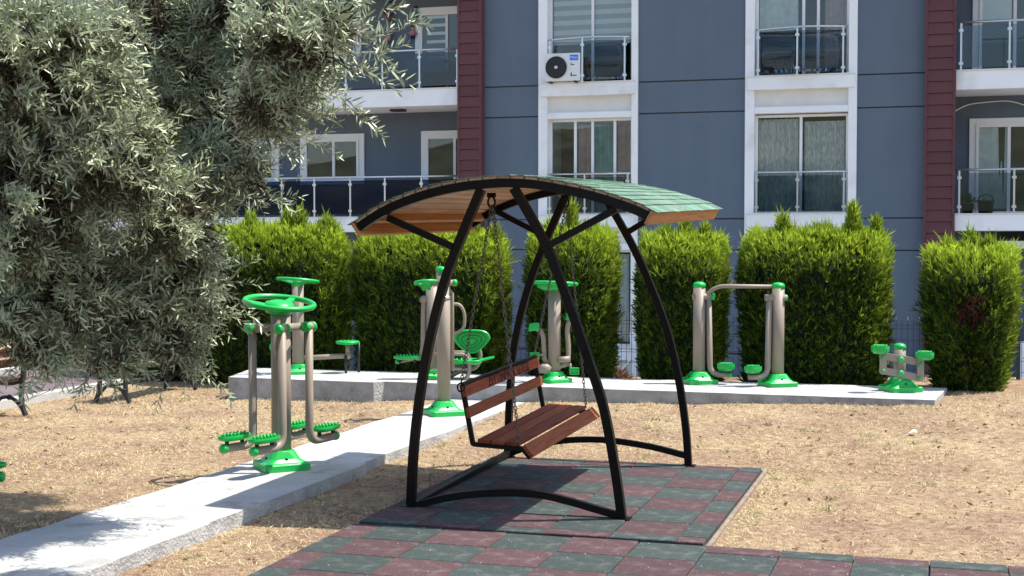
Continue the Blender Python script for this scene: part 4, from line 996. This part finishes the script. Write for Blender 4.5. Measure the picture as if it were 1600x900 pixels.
# ------------------------------------------------------------------ hanging bench
def link_chain(a, b_, m, step=.031, r=.0037, sag=0):
    a, b_ = Vector(a), Vector(b_); d = (b_-a); n = max(2, int(d.length/step)); d.normalize(); x = d.cross(Vector((0,1,0))).normalized(); y = d.cross(x)
    for i in range(n):
        c = a.lerp(b_, (i+.5)/n)+Vector((0,0,-sag*math.sin(math.pi*(i+.5)/n))); s = x if i % 2 else y; pts = []
        for q in range(10):
            th = 2*math.pi*q/10; pts.append(c+d*(.022*math.cos(th))+s*(.0115*math.sin(th)))
        m.tube(pts, r, 5, True)
def swing_seat():
    Y1, Y2 = 10.45, 12.25
    q0 = P(770,700,Y1)
    t = thing('swing_bench', 'red-brown slatted swing bench hanging on chains, lettered across its backrest', 'swing bench', (q0.x+.2,11.35,.2), world=True)
    def E_(u, v): return P(u, v, Y1)
    # profile of the near end; the far end is the same profile set back
    prof = [E_(722,601),E_(739,694),E_(817,701),E_(829,716)]
    far0 = P(840,557,Y2)
    sh = Vector((0, Y2-Y1, P(871,629,Y2).z-E_(752,683).z)); sh.x = (P(871,629,Y2).x-E_(752,683).x+P(840,557,Y2).x-E_(722,601).x)*.5*.6
    for s in (0,1):
        q = [p+sh*s for p in prof]; k = MB(); k.sweep(fillet(q,.012,2), .035, .035, (0,1,0)); k.build('side_frame', M['black'], t, .003)
    def pc(p, a, b_): return p[a].lerp(p[a+1], b_)
    up = (prof[0]-prof[1]).normalized(); fwd = (prof[2]-prof[1]).normalized(); nr = Vector((0,1,0)).cross(up).normalized()
    if nr.dot(fwd) < 0: nr = -nr
    axd = sh.normalized(); ov = .0
    def slat(c, d, n_, w_, th, m, ex0=.03, ex1=.03):
        a, b_ = c-axd*ex0, c+sh+axd*ex1; k = MB()
        k.hexa([p+d*s+n_*h for h in (0,th) for (p, s) in ((a,-w_/2),(b_,-w_/2),(b_,w_/2),(a,w_/2))]); return k.build('slat', m, t, .005)
    top = prof[0]
    s1 = slat(top-up*.055, up, nr, .088, .03, M['slat']); s2 = slat(top-up*.225, up, nr, .085, .03, M['slat2'])
    sn = fwd.cross(axd).normalized(); sn = sn if sn.z > 0 else -sn
    for i in range(3): slat(prof[1]+fwd*(.10+i*.118)+sn*.019, fwd, sn, .105, .032, M['slat'] if i != 1 else M['slat2'])
    fd = (prof[3]-prof[2]).normalized(); fn = axd.cross(fd).normalized(); fn = fn if fn.dot(fwd) > 0 else -fn
    slat(prof[2]+fd*.045+fn*.02, fd, fn, .115, .032, M['slat2'], .05, .06)
    k = MB(); k.bar(top+nr*.0, top+sh, .03, .03); k.build('top_rail', M['black'], t, .003)
    # engraved lettering on the upper backrest slat
    c = (top-up*.088)+sh*.56+nr*.0315
    rot = Matrix((axd, up, axd.cross(up))).transposed()
    o = text('ZEYT\u0130NPARK S\u0130TES\u0130', M['letter'], .115, (0,0,0), (0,0,0), s1, 'lettering')
    zax = axd.cross(up); xa = axd
    if zax.dot(nr) < 0: xa = axd
    Mx = Matrix.Identity(3)
    Z = axd.cross(up).normalized(); Z = Z if Z.dot(nr) > 0 else -Z; X = (xa-Z*xa.dot(Z)).normalized(); Yv = Z.cross(X)
    if Yv.z < 0: X = -X; Yv = Z.cross(X)
    Mx = Matrix((X, Yv, Z)).transposed(); o.rotation_euler = Mx.to_euler(); o.location = c+Z*.0012-ORG[t.name]
    # chains: two hooks under the beams, each with one chain to the back and one to the seat
    hk1, hk2 = P(768,322,10.05), P(884,322,12.2)
    for (hk, s) in ((hk1,0),(hk2,1)):
        k = MB(); k.tube([hk+Vector((.028*math.cos(a),0,.03+.04*math.sin(a))) for a in [2*math.pi*i/16 for i in range(16)]], .008, 6, True); k.box(hk.x-.03,hk.x+.03,hk.y-.02,hk.y+.02,hk.z+.065,hk.z+.10); k.build('hook', M['black'], t)
        k = MB(); link_chain(hk, prof[0]+sh*s+Vector((0,-.02 if not s else .02,.02)), k, sag=0); k.build('chain', M['chain'], t)
        k = MB(); link_chain(hk+Vector((.01,0,0)), prof[2]+sh*s+fwd*(-.02)+Vector((0,-.03 if not s else .03,.04)), k); k.build('chain', M['chain'], t)
        k = MB(); p = prof[0]+sh*s; k.tube([p+Vector((.03*math.cos(a),-.025 if not s else .025,-.02+.035*math.sin(a))) for a in [2*math.pi*i/14 for i in range(14)]], .007, 6, True); k.build('shackle', M['black'], t)
swing_seat()

# ------------------------------------------------------------------ outdoor fitness machines (local x = camera right, y = away)
def mach(name, label, base_px, z0, cat='exercise machine', group='outdoor fitness machines', rot=0):
    p = G(base_px[0], base_px[1], z0); t = thing(name, label, cat, (p.x,p.y,z0), YAW+rot, group)
    t['k'] = (p-CAM).dot(_f)/FPX; return t
def post_base(t, w=.2, h=.15, rot=0, r=.09, loc=(0,0)):
    k = MB(); c, s = math.cos(rot), math.sin(rot)
    def ring(a, z, rd):
        out = []
        for (sx, sy) in ((1,1),(-1,1),(-1,-1),(1,-1)):
            for q in (0, math.pi/6, math.pi/3, math.pi/2):
                a0 = math.atan2(sy, sx)-math.pi/4+q; x = sx*(a-rd)+rd*math.cos(a0); y = sy*(a-rd)+rd*math.sin(a0)
                out.append((loc[0]+c*x-s*y, loc[1]+s*x+c*y, z))
        return out
    rs = [ring(w,0,.03),ring(w,h*.32,.03),ring(w*.965,h*.38,.03),ring(w*.80,h*.42,.04),ring(w*.68,h*.58,.06),ring(r*1.25,h*.97,r*1.0),ring(r*1.1,h,r*1.05)]
    n = 16; vs = [p for q in rs for p in q]
    fs = [(i*n+j, i*n+(j+1)%n, (i+1)*n+(j+1)%n, (i+1)*n+j) for i in range(len(rs)-1) for j in range(n)]+[tuple(reversed(range(n))), tuple((len(rs)-1)*n+j for j in range(n))]
    k.add(vs, fs, False); o = k.build('base', M['green'], t, .004)
    for q in range(4):
        k = MB(); a = rot+q*math.pi/2; k.lathe([(.016,0),(.016,.012),(.008,.018)], (loc[0]+math.cos(a)*w*.66, loc[1]+math.sin(a)*w*.66, h*.55), 8)
        k.build('base_bolt', M['rubber'], o)
    return o
def column(t, r, z0, z1, loc=(0,0), cap=True, name='post'):
    k = MB(); k.lathe([(r,z0),(r,z1)], (loc[0],loc[1],0), 28); o = k.build(name, M['taupe'], t)
    if cap:
        k = MB(); k.lathe([(r*1.06,z1-.03),(r*1.07,z1+.005),(r*.95,z1+.025),(r*.6,z1+.04),(r*.1,z1+.046)], (loc[0],loc[1],0), 28); k.build('post_cap', M['green'], t)
    return o
def endcap(t, c, d, r):
    k = MB(); k.lathe([(r*1.02,-.02),(r*1.12,-.018),(r*1.12,.008),(r*.9,.022),(r*.3,.028)], c, 18, d); return k.build('end_cap', M['green'], t)
def wheel(t, c, R_, tilt, rt=.024, spokes=3, phase=.3, hub=.07):
    c = Vector(c); q = Matrix.Rotation(tilt[0],3,'X') @ Matrix.Rotation(tilt[1],3,'Y')
    k = MB(); k.tube([c+q@Vector((R_*math.cos(a),R_*math.sin(a),0)) for a in [2*math.pi*i/40 for i in range(40)]], rt, 10, True)
    o = k.build('hand_wheel', M['green'], t)
    for i in range(spokes):
        a = phase+2*math.pi*i/spokes; d = q@Vector((math.cos(a),math.sin(a),0)); sd = q@Vector((-math.sin(a),math.cos(a),0)); up = q@Vector((0,0,1))
        a0, a1 = c+d*.03-up*.05, c+d*(R_-.004)
        k = MB(); k.hexa([a0-sd*.05-up*.015,a0+sd*.05-up*.015,a1+sd*.028-up*.012,a1-sd*.028-up*.012,a0-sd*.045+up*.02,a0+sd*.045+up*.02,a1+sd*.026+up*.012,a1-sd*.026+up*.012]); k.build('wheel_spoke', M['green'], o, .006)
    k = MB(); up = q@Vector((0,0,1)); k.lathe([(hub*1.05,-.09),(hub*1.25,-.03),(hub*1.1,.0),(hub*.5,.02)], c, 22, up); k.build('wheel_hub', M['green'], o)
    return o
def pedal(t, c, d, L=.32, W=.13, stand=True, th=1):
    """footplate with raised rim and studs; d = long direction"""
    c = Vector(c); d = Vector(d); d.z = 0; d.normalize(); s = Vector((-d.y,d.x,0)); k = MB()
    def ring(a, b_, z): return [c+d*(a*math.copysign(abs(math.cos(x))**.75,math.cos(x)))+s*(b_*math.copysign(abs(math.sin(x))**.75,math.sin(x)))+Vector((0,0,z)) for x in [2*math.pi*i/28 for i in range(28)]]
    rs = [ring(L*.36,W*.36,-.03*th),ring(L*.48,W*.48,-.016*th),ring(L*.5,W*.5,.0),ring(L*.495,W*.495,.016*th),ring(L*.465,W*.44,.016*th),ring(L*.455,W*.43,.004*th)]
    vs = [p for r in rs for p in r]; n = 28
    k.add(vs, [(i*n+j,i*n+(j+1)%n,(i+1)*n+(j+1)%n,(i+1)*n+j) for i in range(5) for j in range(n)]+[tuple(reversed(range(n))),tuple(5*n+j for j in range(n))])
    for i in range(-3,4):
        for j in (-1,0,1):
            p = c+d*(i*L*.12)+s*(j*W*.27)
            if abs(i) == 3 and j: continue
            k.lathe([(.012,.0),(.011,.012+.016*th),(.006,.016+.016*th)], p+Vector((0,0,.003)), 6)
    o = k.build('footplate', M['green'], t)
    if stand:
        for f in (-.27,.27):
            k = MB(); k.lathe([(.018,-.075),(.018,-.016)], c+d*L*f, 10); k.build('rubber_mount', M['rubber'], o)
    return o
def four_arm(t, H_=1.47, e2a=R(30), A=.185, Bq=.165, Larm=.40, h_piv=1.245, swing=(0,0,0,0)):
    post_base(t, .205, .17, R(28), .087)
    column(t, .0865, .1, H_-.07, cap=False)
    wheel(t, (-.01,0,H_-.01), .30, (R(7),R(6)), .025, 3, R(75), .11)
    e2 = Vector((math.cos(e2a),-math.sin(e2a),0)); e1 = Vector((-math.sin(e2a),-math.cos(e2a),0))
    for s in (-1,1):
        k = MB(); k.tube([e2*(s*(Bq-.075))-e1*(A+.03)+Vector((0,0,h_piv)), e2*(s*(Bq-.075))+e1*(A+.03)+Vector((0,0,h_piv))], .036, 16); k.build('cross_tube', M['taupe'], t)
        for f in (-1,1):
            k = MB(); k.tube([e2*(s*(Bq-.075))+e1*(f*A)+Vector((0,0,h_piv)), e2*(s*Bq)+e1*(f*A)+Vector((0,0,h_piv))], .034, 14); k.tube([e2*(s*Bq)+e1*(f*A-.05)+Vector((0,0,h_piv)), e2*(s*Bq)+e1*(f*A+.05)+Vector((0,0,h_piv))], .041, 16); k.build('bracket', M['taupe'], t)
    for n, (s, f) in enumerate(((-1,1),(1,1),(1,-1),(-1,-1))):
        p = e2*(s*Bq)+e1*(f*A)+Vector((0,0,h_piv)); d = e1*f
        sw = swing[n]
        b_ = p+Vector((0,0,-(h_piv-.225)))+d*sw
        pts = fillet([p, b_, b_+d*Larm*.95+Vector((0,0,.01))], .13, 7)
        k = MB(); k.tube(pts, .0365, 16); arm = k.build('swing_arm', M['taupe'], t)
        endcap(t, p+e1*.05, e1, .042); endcap(t, p-e1*.05, -e1, .042)
        endcap(arm, pts[-1], d, .037)
        pedal(t, b_+d*(Larm*.60)+Vector((0,0,.10)), d, .36, .15)
m1 = mach('four_arm_walker', 'nearest fitness machine, green wheel on top and four swinging foot arms, on the path', (440,732), PZ)
four_arm(m1)
# its twin stands just outside the frame on the left: only a footplate shows
p = cam_pt(-128, 640, 10.55)
m1b = copy_tree(m1); m1b.location = (p[0], p[1], .05); m1b.rotation_euler.z = YAW+R(117); m1b['label'] = 'fitness machine cut off by the left edge, only a green footplate tip showing'
k = MB(); k.box(-.3,.3,-.3,.3,-.15,.05); fo = k.build('footing', M['slabside'], None); fo.location = (p[0],p[1],0); tag(fo, kind='structure')

# machine 2: wheel column with round stool disc, left end of the slab
def m_two():
    t = mach('wheel_machine', 'green-wheeled machine with a round stool arm at the left end of the slab', (466,584), SZ)
    post_base(t, .165, .135, R(20), .08); column(t, .078, .08, 1.22, cap=False); wheel(t, (.0,0,1.27), .275, (R(-5),R(4)), .022, 3, R(80), .07)
    k = MB(); k.tube(fillet([(0,0,.21),(.45,.05,.23),(.66,.1,.235)],.05), .035, 14); k.build('seat_arm', M['taupe'], t)
    k = MB(); k.lathe([(.03,.22),(.03,.4)], (.66,.1,0), 12); k.lathe([(.045,.2),(.045,.27)], (.66,.1,0), 12); k.build('seat_post', M['taupe'], t)
    k = MB(); k.lathe([(.05,.385),(.15,.40),(.165,.415),(.165,.43),(.15,.44),(.05,.437)], (.66,.1,0), 28)
    for i in range(12): k.lathe([(.01,.438),(.009,.448)], (.66+.11*math.cos(i*.5236),.1+.11*math.sin(i*.5236),0), 6)
    k.build('stool_disc', M['green'], t)
    for lp in ([(.80,.22,0),(.80,.22,.42)], [(.64,.06,0),(.64,.06,.25)]):
        k = MB(); k.tube(lp, .018, 10); k.build('support_leg', M['iron'], t)
    k = MB(); k.lathe([(.03,0),(.045,.02),(.045,.06),(.02,.075)], (-.33,.08,.36), 12, (-1,0,0)); k.tube([(-.33,.08,.36),(-.05,.03,.36)], .028, 10); k.build('side_handle', M['green'], t)
m_two()
# machine 3: tall column with hand wheel and hanging arm
def m_three():
    t = mach('wheel_column', 'tall taupe column on the path with a small green handwheel on its left side', (693.5,648), PZ)
    k_ = t['k']
    post_base(t, .20, .165, R(22), .085); column(t, .077, .1, 1.60, cap=False); column(t, .05, 1.58, 1.66, (-.02,.05))
    k = MB(); k.lathe([(.0815,1.33),(.0815,1.37)], (0,0,0), 28); k.build('collar', M['alu'], t)
    k = MB(); k.tube([(-.16,-.02,1.52),(.13,.0,1.52)], .036, 14); k.build('axle', M['taupe'], t); endcap(t, (.13,0,1.52), (1,0,0), .036)
    wheel(t, (-.20,-.02,1.525), .125, (R(-9),R(-4)), .02, 3, R(40), .045)
    k = MB(); k.tube([(.05,.0,1.45),(.095,.02,1.40),(.10,.02,.5)], .022, 10); k.build('side_tube', M['taupe'], t)
m_three()
def m_press():
    t = mach('seated_press', 'double seated press machine on the slab with green contoured backrest and seat', (676,592), SZ)
    s = 128.0  # px per metre there
    def q(u, v, y=0): return Vector(((u-676)/s*1.0, y, (592-v)/s))
    post_base(t, .165, .13, R(15), .09); column(t, .085, .08, 1.26, cap=True)
    k = MB(); k.lathe([(.06,1.2),(.06,1.42)], (.10,.05,0), 20); k.build('upper_post', M['taupe'], t)
    k = MB(); k.lathe([(.066,1.41),(.066,1.44),(.045,1.465),(.01,1.475)], (.10,.05,0), 20); k.build('post_cap', M['green'], t)
    # left hanging arm and footrest
    k = MB(); k.tube(fillet([q(676,459),q(662,459),q(661,476),q(660,540),q(655,560)],.05), .034, 12); k.build('hanging_arm', M['taupe'], t)
    k = MB(); k.lathe([(.05,-.06),(.05,.06)], q(661,459), 16, (0,1,0)); k.build('pivot', M['taupe'], t)
    k = MB(); k.tube([q(676,558),q(645,558),q(618,563)], .026, 10); k.build('foot_bar', M['taupe'], t)
    pedal(t, q(634,555,-.03), (1,.1,0), .36, .2)
    endcap(t, q(617,563), (-1,0,0), .028)
    # handle loop on the right
    k = MB(); k.tube(fillet([q(692,468),q(722,466),q(730,482),q(729,508),q(712,517),q(694,519)],.07), .022, 10); k.build('handle_loop', M['taupe'], t)
    # seat frame
    k = MB()
    for y in (-.17,.17): k.tube(fillet([q(680,549,y),q(732,549,y),q(739,562,y),q(737,585,y),q(728,596,y)],.08), .024, 10); k.tube([q(676,572,y),q(735,574,y)], .02, 10)
    k.tube([q(738,566,-.17),q(738,566,.17)], .02, 10); k.tube([q(728,594,-.17),q(728,594,.17)], .02, 10); k.build('seat_frame', M['taupe'], t)
    k = MB(); k.tube(fillet([q(700,592,.1),q(722,580,.12),q(750,575,.14),q(757,552,.15),q(746,530,.12)],.08), .03, 12); k.build('back_support', M['taupe'], t)
    # contoured seat: shallow shell
    c = q(733,563)
    k = MB(); n = 32
    def se(a, b_, z, dx=0): return [c+Vector((dx+a*math.copysign(abs(math.cos(x))**.6,math.cos(x)), b_*math.copysign(abs(math.sin(x))**.6,math.sin(x)), z)) for x in [2*math.pi*i/n for i in range(n)]]
    rs = [se(.14,.13,-.035),se(.20,.19,-.01),se(.215,.205,.025),se(.205,.195,.032),se(.16,.15,.01),se(.09,.08,.008)]
    k.add([p for r in rs for p in r], [(i*n+j,i*n+(j+1)%n,(i+1)*n+(j+1)%n,(i+1)*n+j) for i in range(5) for j in range(n)]+[tuple(reversed(range(n))),tuple(5*n+j for j in range(n))], True)
    for i in range(4):
        for j in range(3): k.lathe([(.014,.005),(.013,.02),(.008,.026)], c+Vector((-.13+i*.06,-.1+j*.1,.012)), 7)
    k.build('seat', M['green'], t)
    k = MB(); k.hexa([c+Vector(v) for v in ((.16,-.13,-.0),(.36,-.11,.05),(.36,.11,.05),(.16,.13,.0),(.16,-.13,.025),(.36,-.11,.07),(.36,.11,.07),(.16,.13,.025))]); k.build('seat_lip', M['green'], t, .008)
    # backrest: heart-shaped plate facing the camera, stepped contour rings
    c = q(741,530,.06)
    def outline(s_): 
        pts = []
        for i in range(40):
            a = 2*math.pi*i/40; x, z = math.cos(a), math.sin(a)
            x = math.copysign(abs(x)**.6,x); z = math.copysign(abs(z)**.7,z); wv = .25*(1-.5*max(0,.25-z)**1.1); pts.append(Vector((x*wv*s_,0,z*.158*s_)))
        return pts
    k = MB(); n = 40; lv = [(1.0,.02),(1.0,-.01),(.95,-.02),(.84,-.008),(.82,.012),(.72,.012),(.69,-.014),(.61,-.014),(.58,.012),(.50,.012),(.47,-.014),(.39,-.014),(.36,.012),(.24,.012),(.21,-.010),(.1,-.008)]
    k.add([c+p+Vector((0,y,0)) for s_, y in lv for p in outline(s_)], [(i*n+j,i*n+(j+1)%n,(i+1)*n+(j+1)%n,(i+1)*n+j) for i in range(len(lv)-1) for j in range(n)]+[tuple(reversed(range(n))),tuple((len(lv)-1)*n+j for j in range(n))])
    k.build('backrest', M['green'], t)
m_press()
def m_butterfly():
    t = mach('butterfly_machine', 'butterfly machine with a green wheel top and two curved grip arms behind the bench', (866,597), SZ)
    s = 123.0
    def q(u, v, y=0): return Vector(((u-857)/s, y, (592-v)/s))
    post_base(t, .175, .14, R(30), .085); column(t, .08, .08, 1.22, cap=False)
    c = Vector((0,0,1.26)); wheel(t, c, .285, (R(-4),R(2)), .024, 4, R(20), .08)
    k = MB(); k.lathe([(.09,1.17),(.19,1.21),(.2,1.27),(.1,1.29)], (-.03,0,0), 24); k.build('wheel_bowl', M['green'], t)
    for (pts, g, n_) in (([q(858,562),q(842,560),q(841,540),q(840,520),q(835,510),q(829,508)],(827,506),-1),([q(864,560),q(879,556),q(879,535),q(877,512),q(879,499),q(884,493)],(885,489),1)):
        k = MB(); k.tube(fillet(pts,.06), .032, 12); k.build('grip_arm', M['taupe'], t)
        p = q(*g); k = MB(); k.hexa([p+Vector(v) for v in ((-.09,-.05,-.05),(.07,-.05,-.03),(.07,.05,-.03),(-.09,.05,-.05),(-.075,-.045,.05),(.05,-.045,.065),(.05,.045,.065),(-.075,.045,.05))]); o = k.build('grip', M['green'], t, .02)
        if n_ > 0: o.scale = (1,1,1)
    k = MB(); k.tube([q(862,557,-.05),q(882,555,-.05)], .04, 14); k.tube(fillet([q(850,572),q(868,566),q(880,562)],.05), .035, 12); k.build('cross_tube', M['taupe'], t)
    for lp in ([q(882,562,-.05),q(882,574,-.05)], [q(842,548,-.03),q(828,550,-.03)]):
        k = MB(); k.tube(lp, .014, 8); k.build('pedal_rod', M['taupe'], t)
    for (u, v) in ((826,550),(888,574)):
        p = q(u,v,-.06); k = MB(); x, z, b = .06, .045, .014
        k.box(p.x-x,p.x+x,p.y-.03,p.y+.03,p.z+z-b,p.z+z); k.box(p.x-x,p.x+x,p.y-.03,p.y+.03,p.z-z,p.z-z+b); k.box(p.x-x,p.x-x+b,p.y-.03,p.y+.03,p.z-z+b,p.z+z-b); k.box(p.x+x-b,p.x+x,p.y-.03,p.y+.03,p.z-z+b,p.z+z-b)
        k.box(p.x-x+b,p.x+x-b,p.y-.01,p.y+.02,p.z-z+b,p.z+z-b); k.build('foot_pedal', M['green'], t, .004)
    k = MB(); k.lathe([(.07,.12),(.09,.2),(.05,.24)], (-.12,-.05,.0), 16); k.build('hub_cover', M['taupe'], t)
m_butterfly()
def m_air():
    t = mach('air_walker', 'two-post air walker with a taupe top bar on the right half of the slab', (1092,599), SZ)
    s = 124.0
    def q(u, v, y=0): return Vector(((u-1092)/s, y, (597-v)/s))
    b1 = G(1215,603,SZ); Mi = Matrix.Rotation(-YAW,3,'Z'); l2 = Mi@(b1-Vector(t.location)); L2 = (l2.x, l2.y)
    for loc in ((0,0), L2):
        post_base(t, .195, .155, R(14), .082, loc); column(t, .077, .1, 1.245, loc)
    k = MB(); k.tube(fillet([(.03,0,1.06),(.2,l2.y*.2,1.235),(L2[0]-.03,L2[1],1.235)],.14,8), .026, 12); k.build('top_bar', M['taupe'], t)
    for (px, py, sgn, lu) in ((.0,.0,1,.145),(L2[0],L2[1],-1,.135)):
        z = 1.10; x = px+sgn*.115; y = py-.02
        k = MB(); k.tube([(px-sgn*.09,y,z),(px+sgn*.17,y,z)], .042, 16); k.build('pivot', M['taupe'], t)
        if sgn > 0: endcap(t, (px+sgn*.17,y,z), (1,0,0), .042)
        else:
            endcap(t, (px-sgn*.09,y,z), (1,0,0), .034)
        pts = fillet([(x,y,z),(x+sgn*.02,y-.02,.12),(x+sgn*.26,y-.06,.115)],.15,8); k = MB(); k.tube(pts, .037, 14); arm = k.build('swing_arm', M['taupe'], t)
        if sgn > 0: endcap(arm, pts[-1], (1,0,0), .036)
        pedal(t, (x+sgn*.21,y-.08,.225), (1,-.5*sgn,0), .22, .17, True, 1.8)
m_air()
def m_step():
    t = mach('stepper_rocker', 'low stepping machine with two linked bars at the right end of the slab', (1407,611), SZ)
    s = 134.0
    def q(u, v, y=-.13): return Vector(((u-1407)/s, y, (611-v)/s))
    post_base(t, .20, .165, R(12), .085); column(t, .072, .1, .53, (.0,.05))
    k = MB(); k.bar(q(1402,598,-.1), q(1402,560,-.1), .05, .02, (0,1,0)); k.build('front_plate', M['taupe'], t)
    def plate(a, b_, w, name, y, th=.018):
        a, b_ = q(*a,y), q(*b_,y); d = (b_-a).normalized(); n = Vector((-d.z,0,d.x)); pts = []
        for (c, sg) in ((b_,1),(a,-1)):
            for i in range(7):
                th_ = -math.pi/2+math.pi*i/6; pts.append(c+d*sg*math.cos(th_)*w/2+n*sg*math.sin(th_)*w/2)
        k = MB(); k.prism(pts, (0,-th,0)); return k.build(name, M['taupe'], t, .003)
    plate((1373,553),(1433,563),.085,'link_bar',-.12); plate((1373,576),(1433,588),.085,'link_bar',-.122)
    plate((1373,547),(1373,577),.082,'upright_plate',-.145); plate((1433,556),(1433,588),.082,'upright_plate',-.145)
    for (u, v, r, y) in ((1373,555,.022,-.165),(1373,576,.022,-.165),(1432,567,.022,-.165),(1432,588,.022,-.165),(1402,559,.04,-.14),(1402,581,.04,-.14)):
        k = MB(); k.lathe([(r,0),(r*1.02,.012),(r*.7,.02)], q(u,v,y), 14, (0,-1,0)); k.build('bolt_cap', M['greencap'], t)
    pedal(t, q(1368,541,-.16), (1,0,0), .21, .2, False, 1.9); pedal(t, q(1439,551,-.16), (1,0,0), .21, .2, False, 1.9)
m_step()

# ------------------------------------------------------------------ park benches by the walkway
def leg_frame(t, y, seat_h=.43):
    k = MB()
    # curved cast leg pair, arch between, arm towards the back
    k.sweep(smooth_line([(.26,y,0),(.21,y,.12),(.20,y,.28),(.22,y,.44),(.245,y,.62)],4), .05, .045, (0,1,0))
    k.sweep(smooth_line([(-.25,y,0),(-.20,y,.12),(-.18,y,.28),(-.20,y,seat_h)],4), .05, .045, (0,1,0))
    k.sweep(smooth_line([(.23,y,.06),(.13,y,.17),(.03,y,.215),(-.08,y,.205),(-.20,y,.09)],4), .04, .035, (0,1,0))
    k.sweep(smooth_line([(-.22,y,seat_h),(-.1,y,seat_h-.045),(.08,y,seat_h-.05),(.22,y,seat_h-.01)],4), .045, .04, (0,1,0))
    k.sweep(smooth_line([(.245,y,.60),(.29,y,.74),(.36,y,.86)],4), .04, .04, (0,1,0))
    k.lathe([(.03,-.022),(.035,0),(.03,.022)], (.03,y,.215), 12, (0,1,0))
    return k.build('bench_leg', M['iron'], t, .004)
def bench(name, label, y0, y1, xc):
    t = thing(name, label, 'bench', (xc,(y0+y1)/2,-.005), 0, 'park benches along the walkway'); h = (y1-y0)/2
    for y in (-h,h): leg_frame(t, y)
    k = MB(); k.box(-.02,.02,-h,h,.2,.225); k.build('tie_bar', M['iron'], t)
    for i in range(4):
        k = MB(); k.box(-.235+i*.112,-.135+i*.112,-h-.12,h+.12,.415+.004*abs(i-1.5),.445+.004*abs(i-1.5)); k.build('slat', M['benchwood'], t, .005)
    for i in range(2):
        k = MB(); x, z = .275+i*.05, .66+i*.13; k.hexa([(x-.02,-h-.12,z-.045),(x+.01,-h-.12,z-.05),(x+.01,h+.12,z-.05),(x-.02,h+.12,z-.045),(x+.015,-h-.12,z+.05),(x+.045,-h-.12,z+.045),(x+.045,h+.12,z+.045),(x+.015,h+.12,z+.05)]); k.build('back_slat', M['benchwood'], t, .004)
bench('park_bench', 'black cast-iron park bench under the olive branches beside the walkway kerb', 15.72, 17.40, -10.25)
bench('park_bench', 'black cast-iron park bench cut off by the left edge of the view', 12.6, 14.22, -10.72)
# low planter beyond the walkway
k = MB(); k.box(-17.5,-14.2,14.0,21,-.1,.35)
tag(k.build('planter_wall', mat('ochre_render', (.45,.31,.18), .9, .15, 4, .3, 60), shift=(-15.8,17,0)), 'low ochre planter wall beyond the walkway behind the olive branches', 'wall')
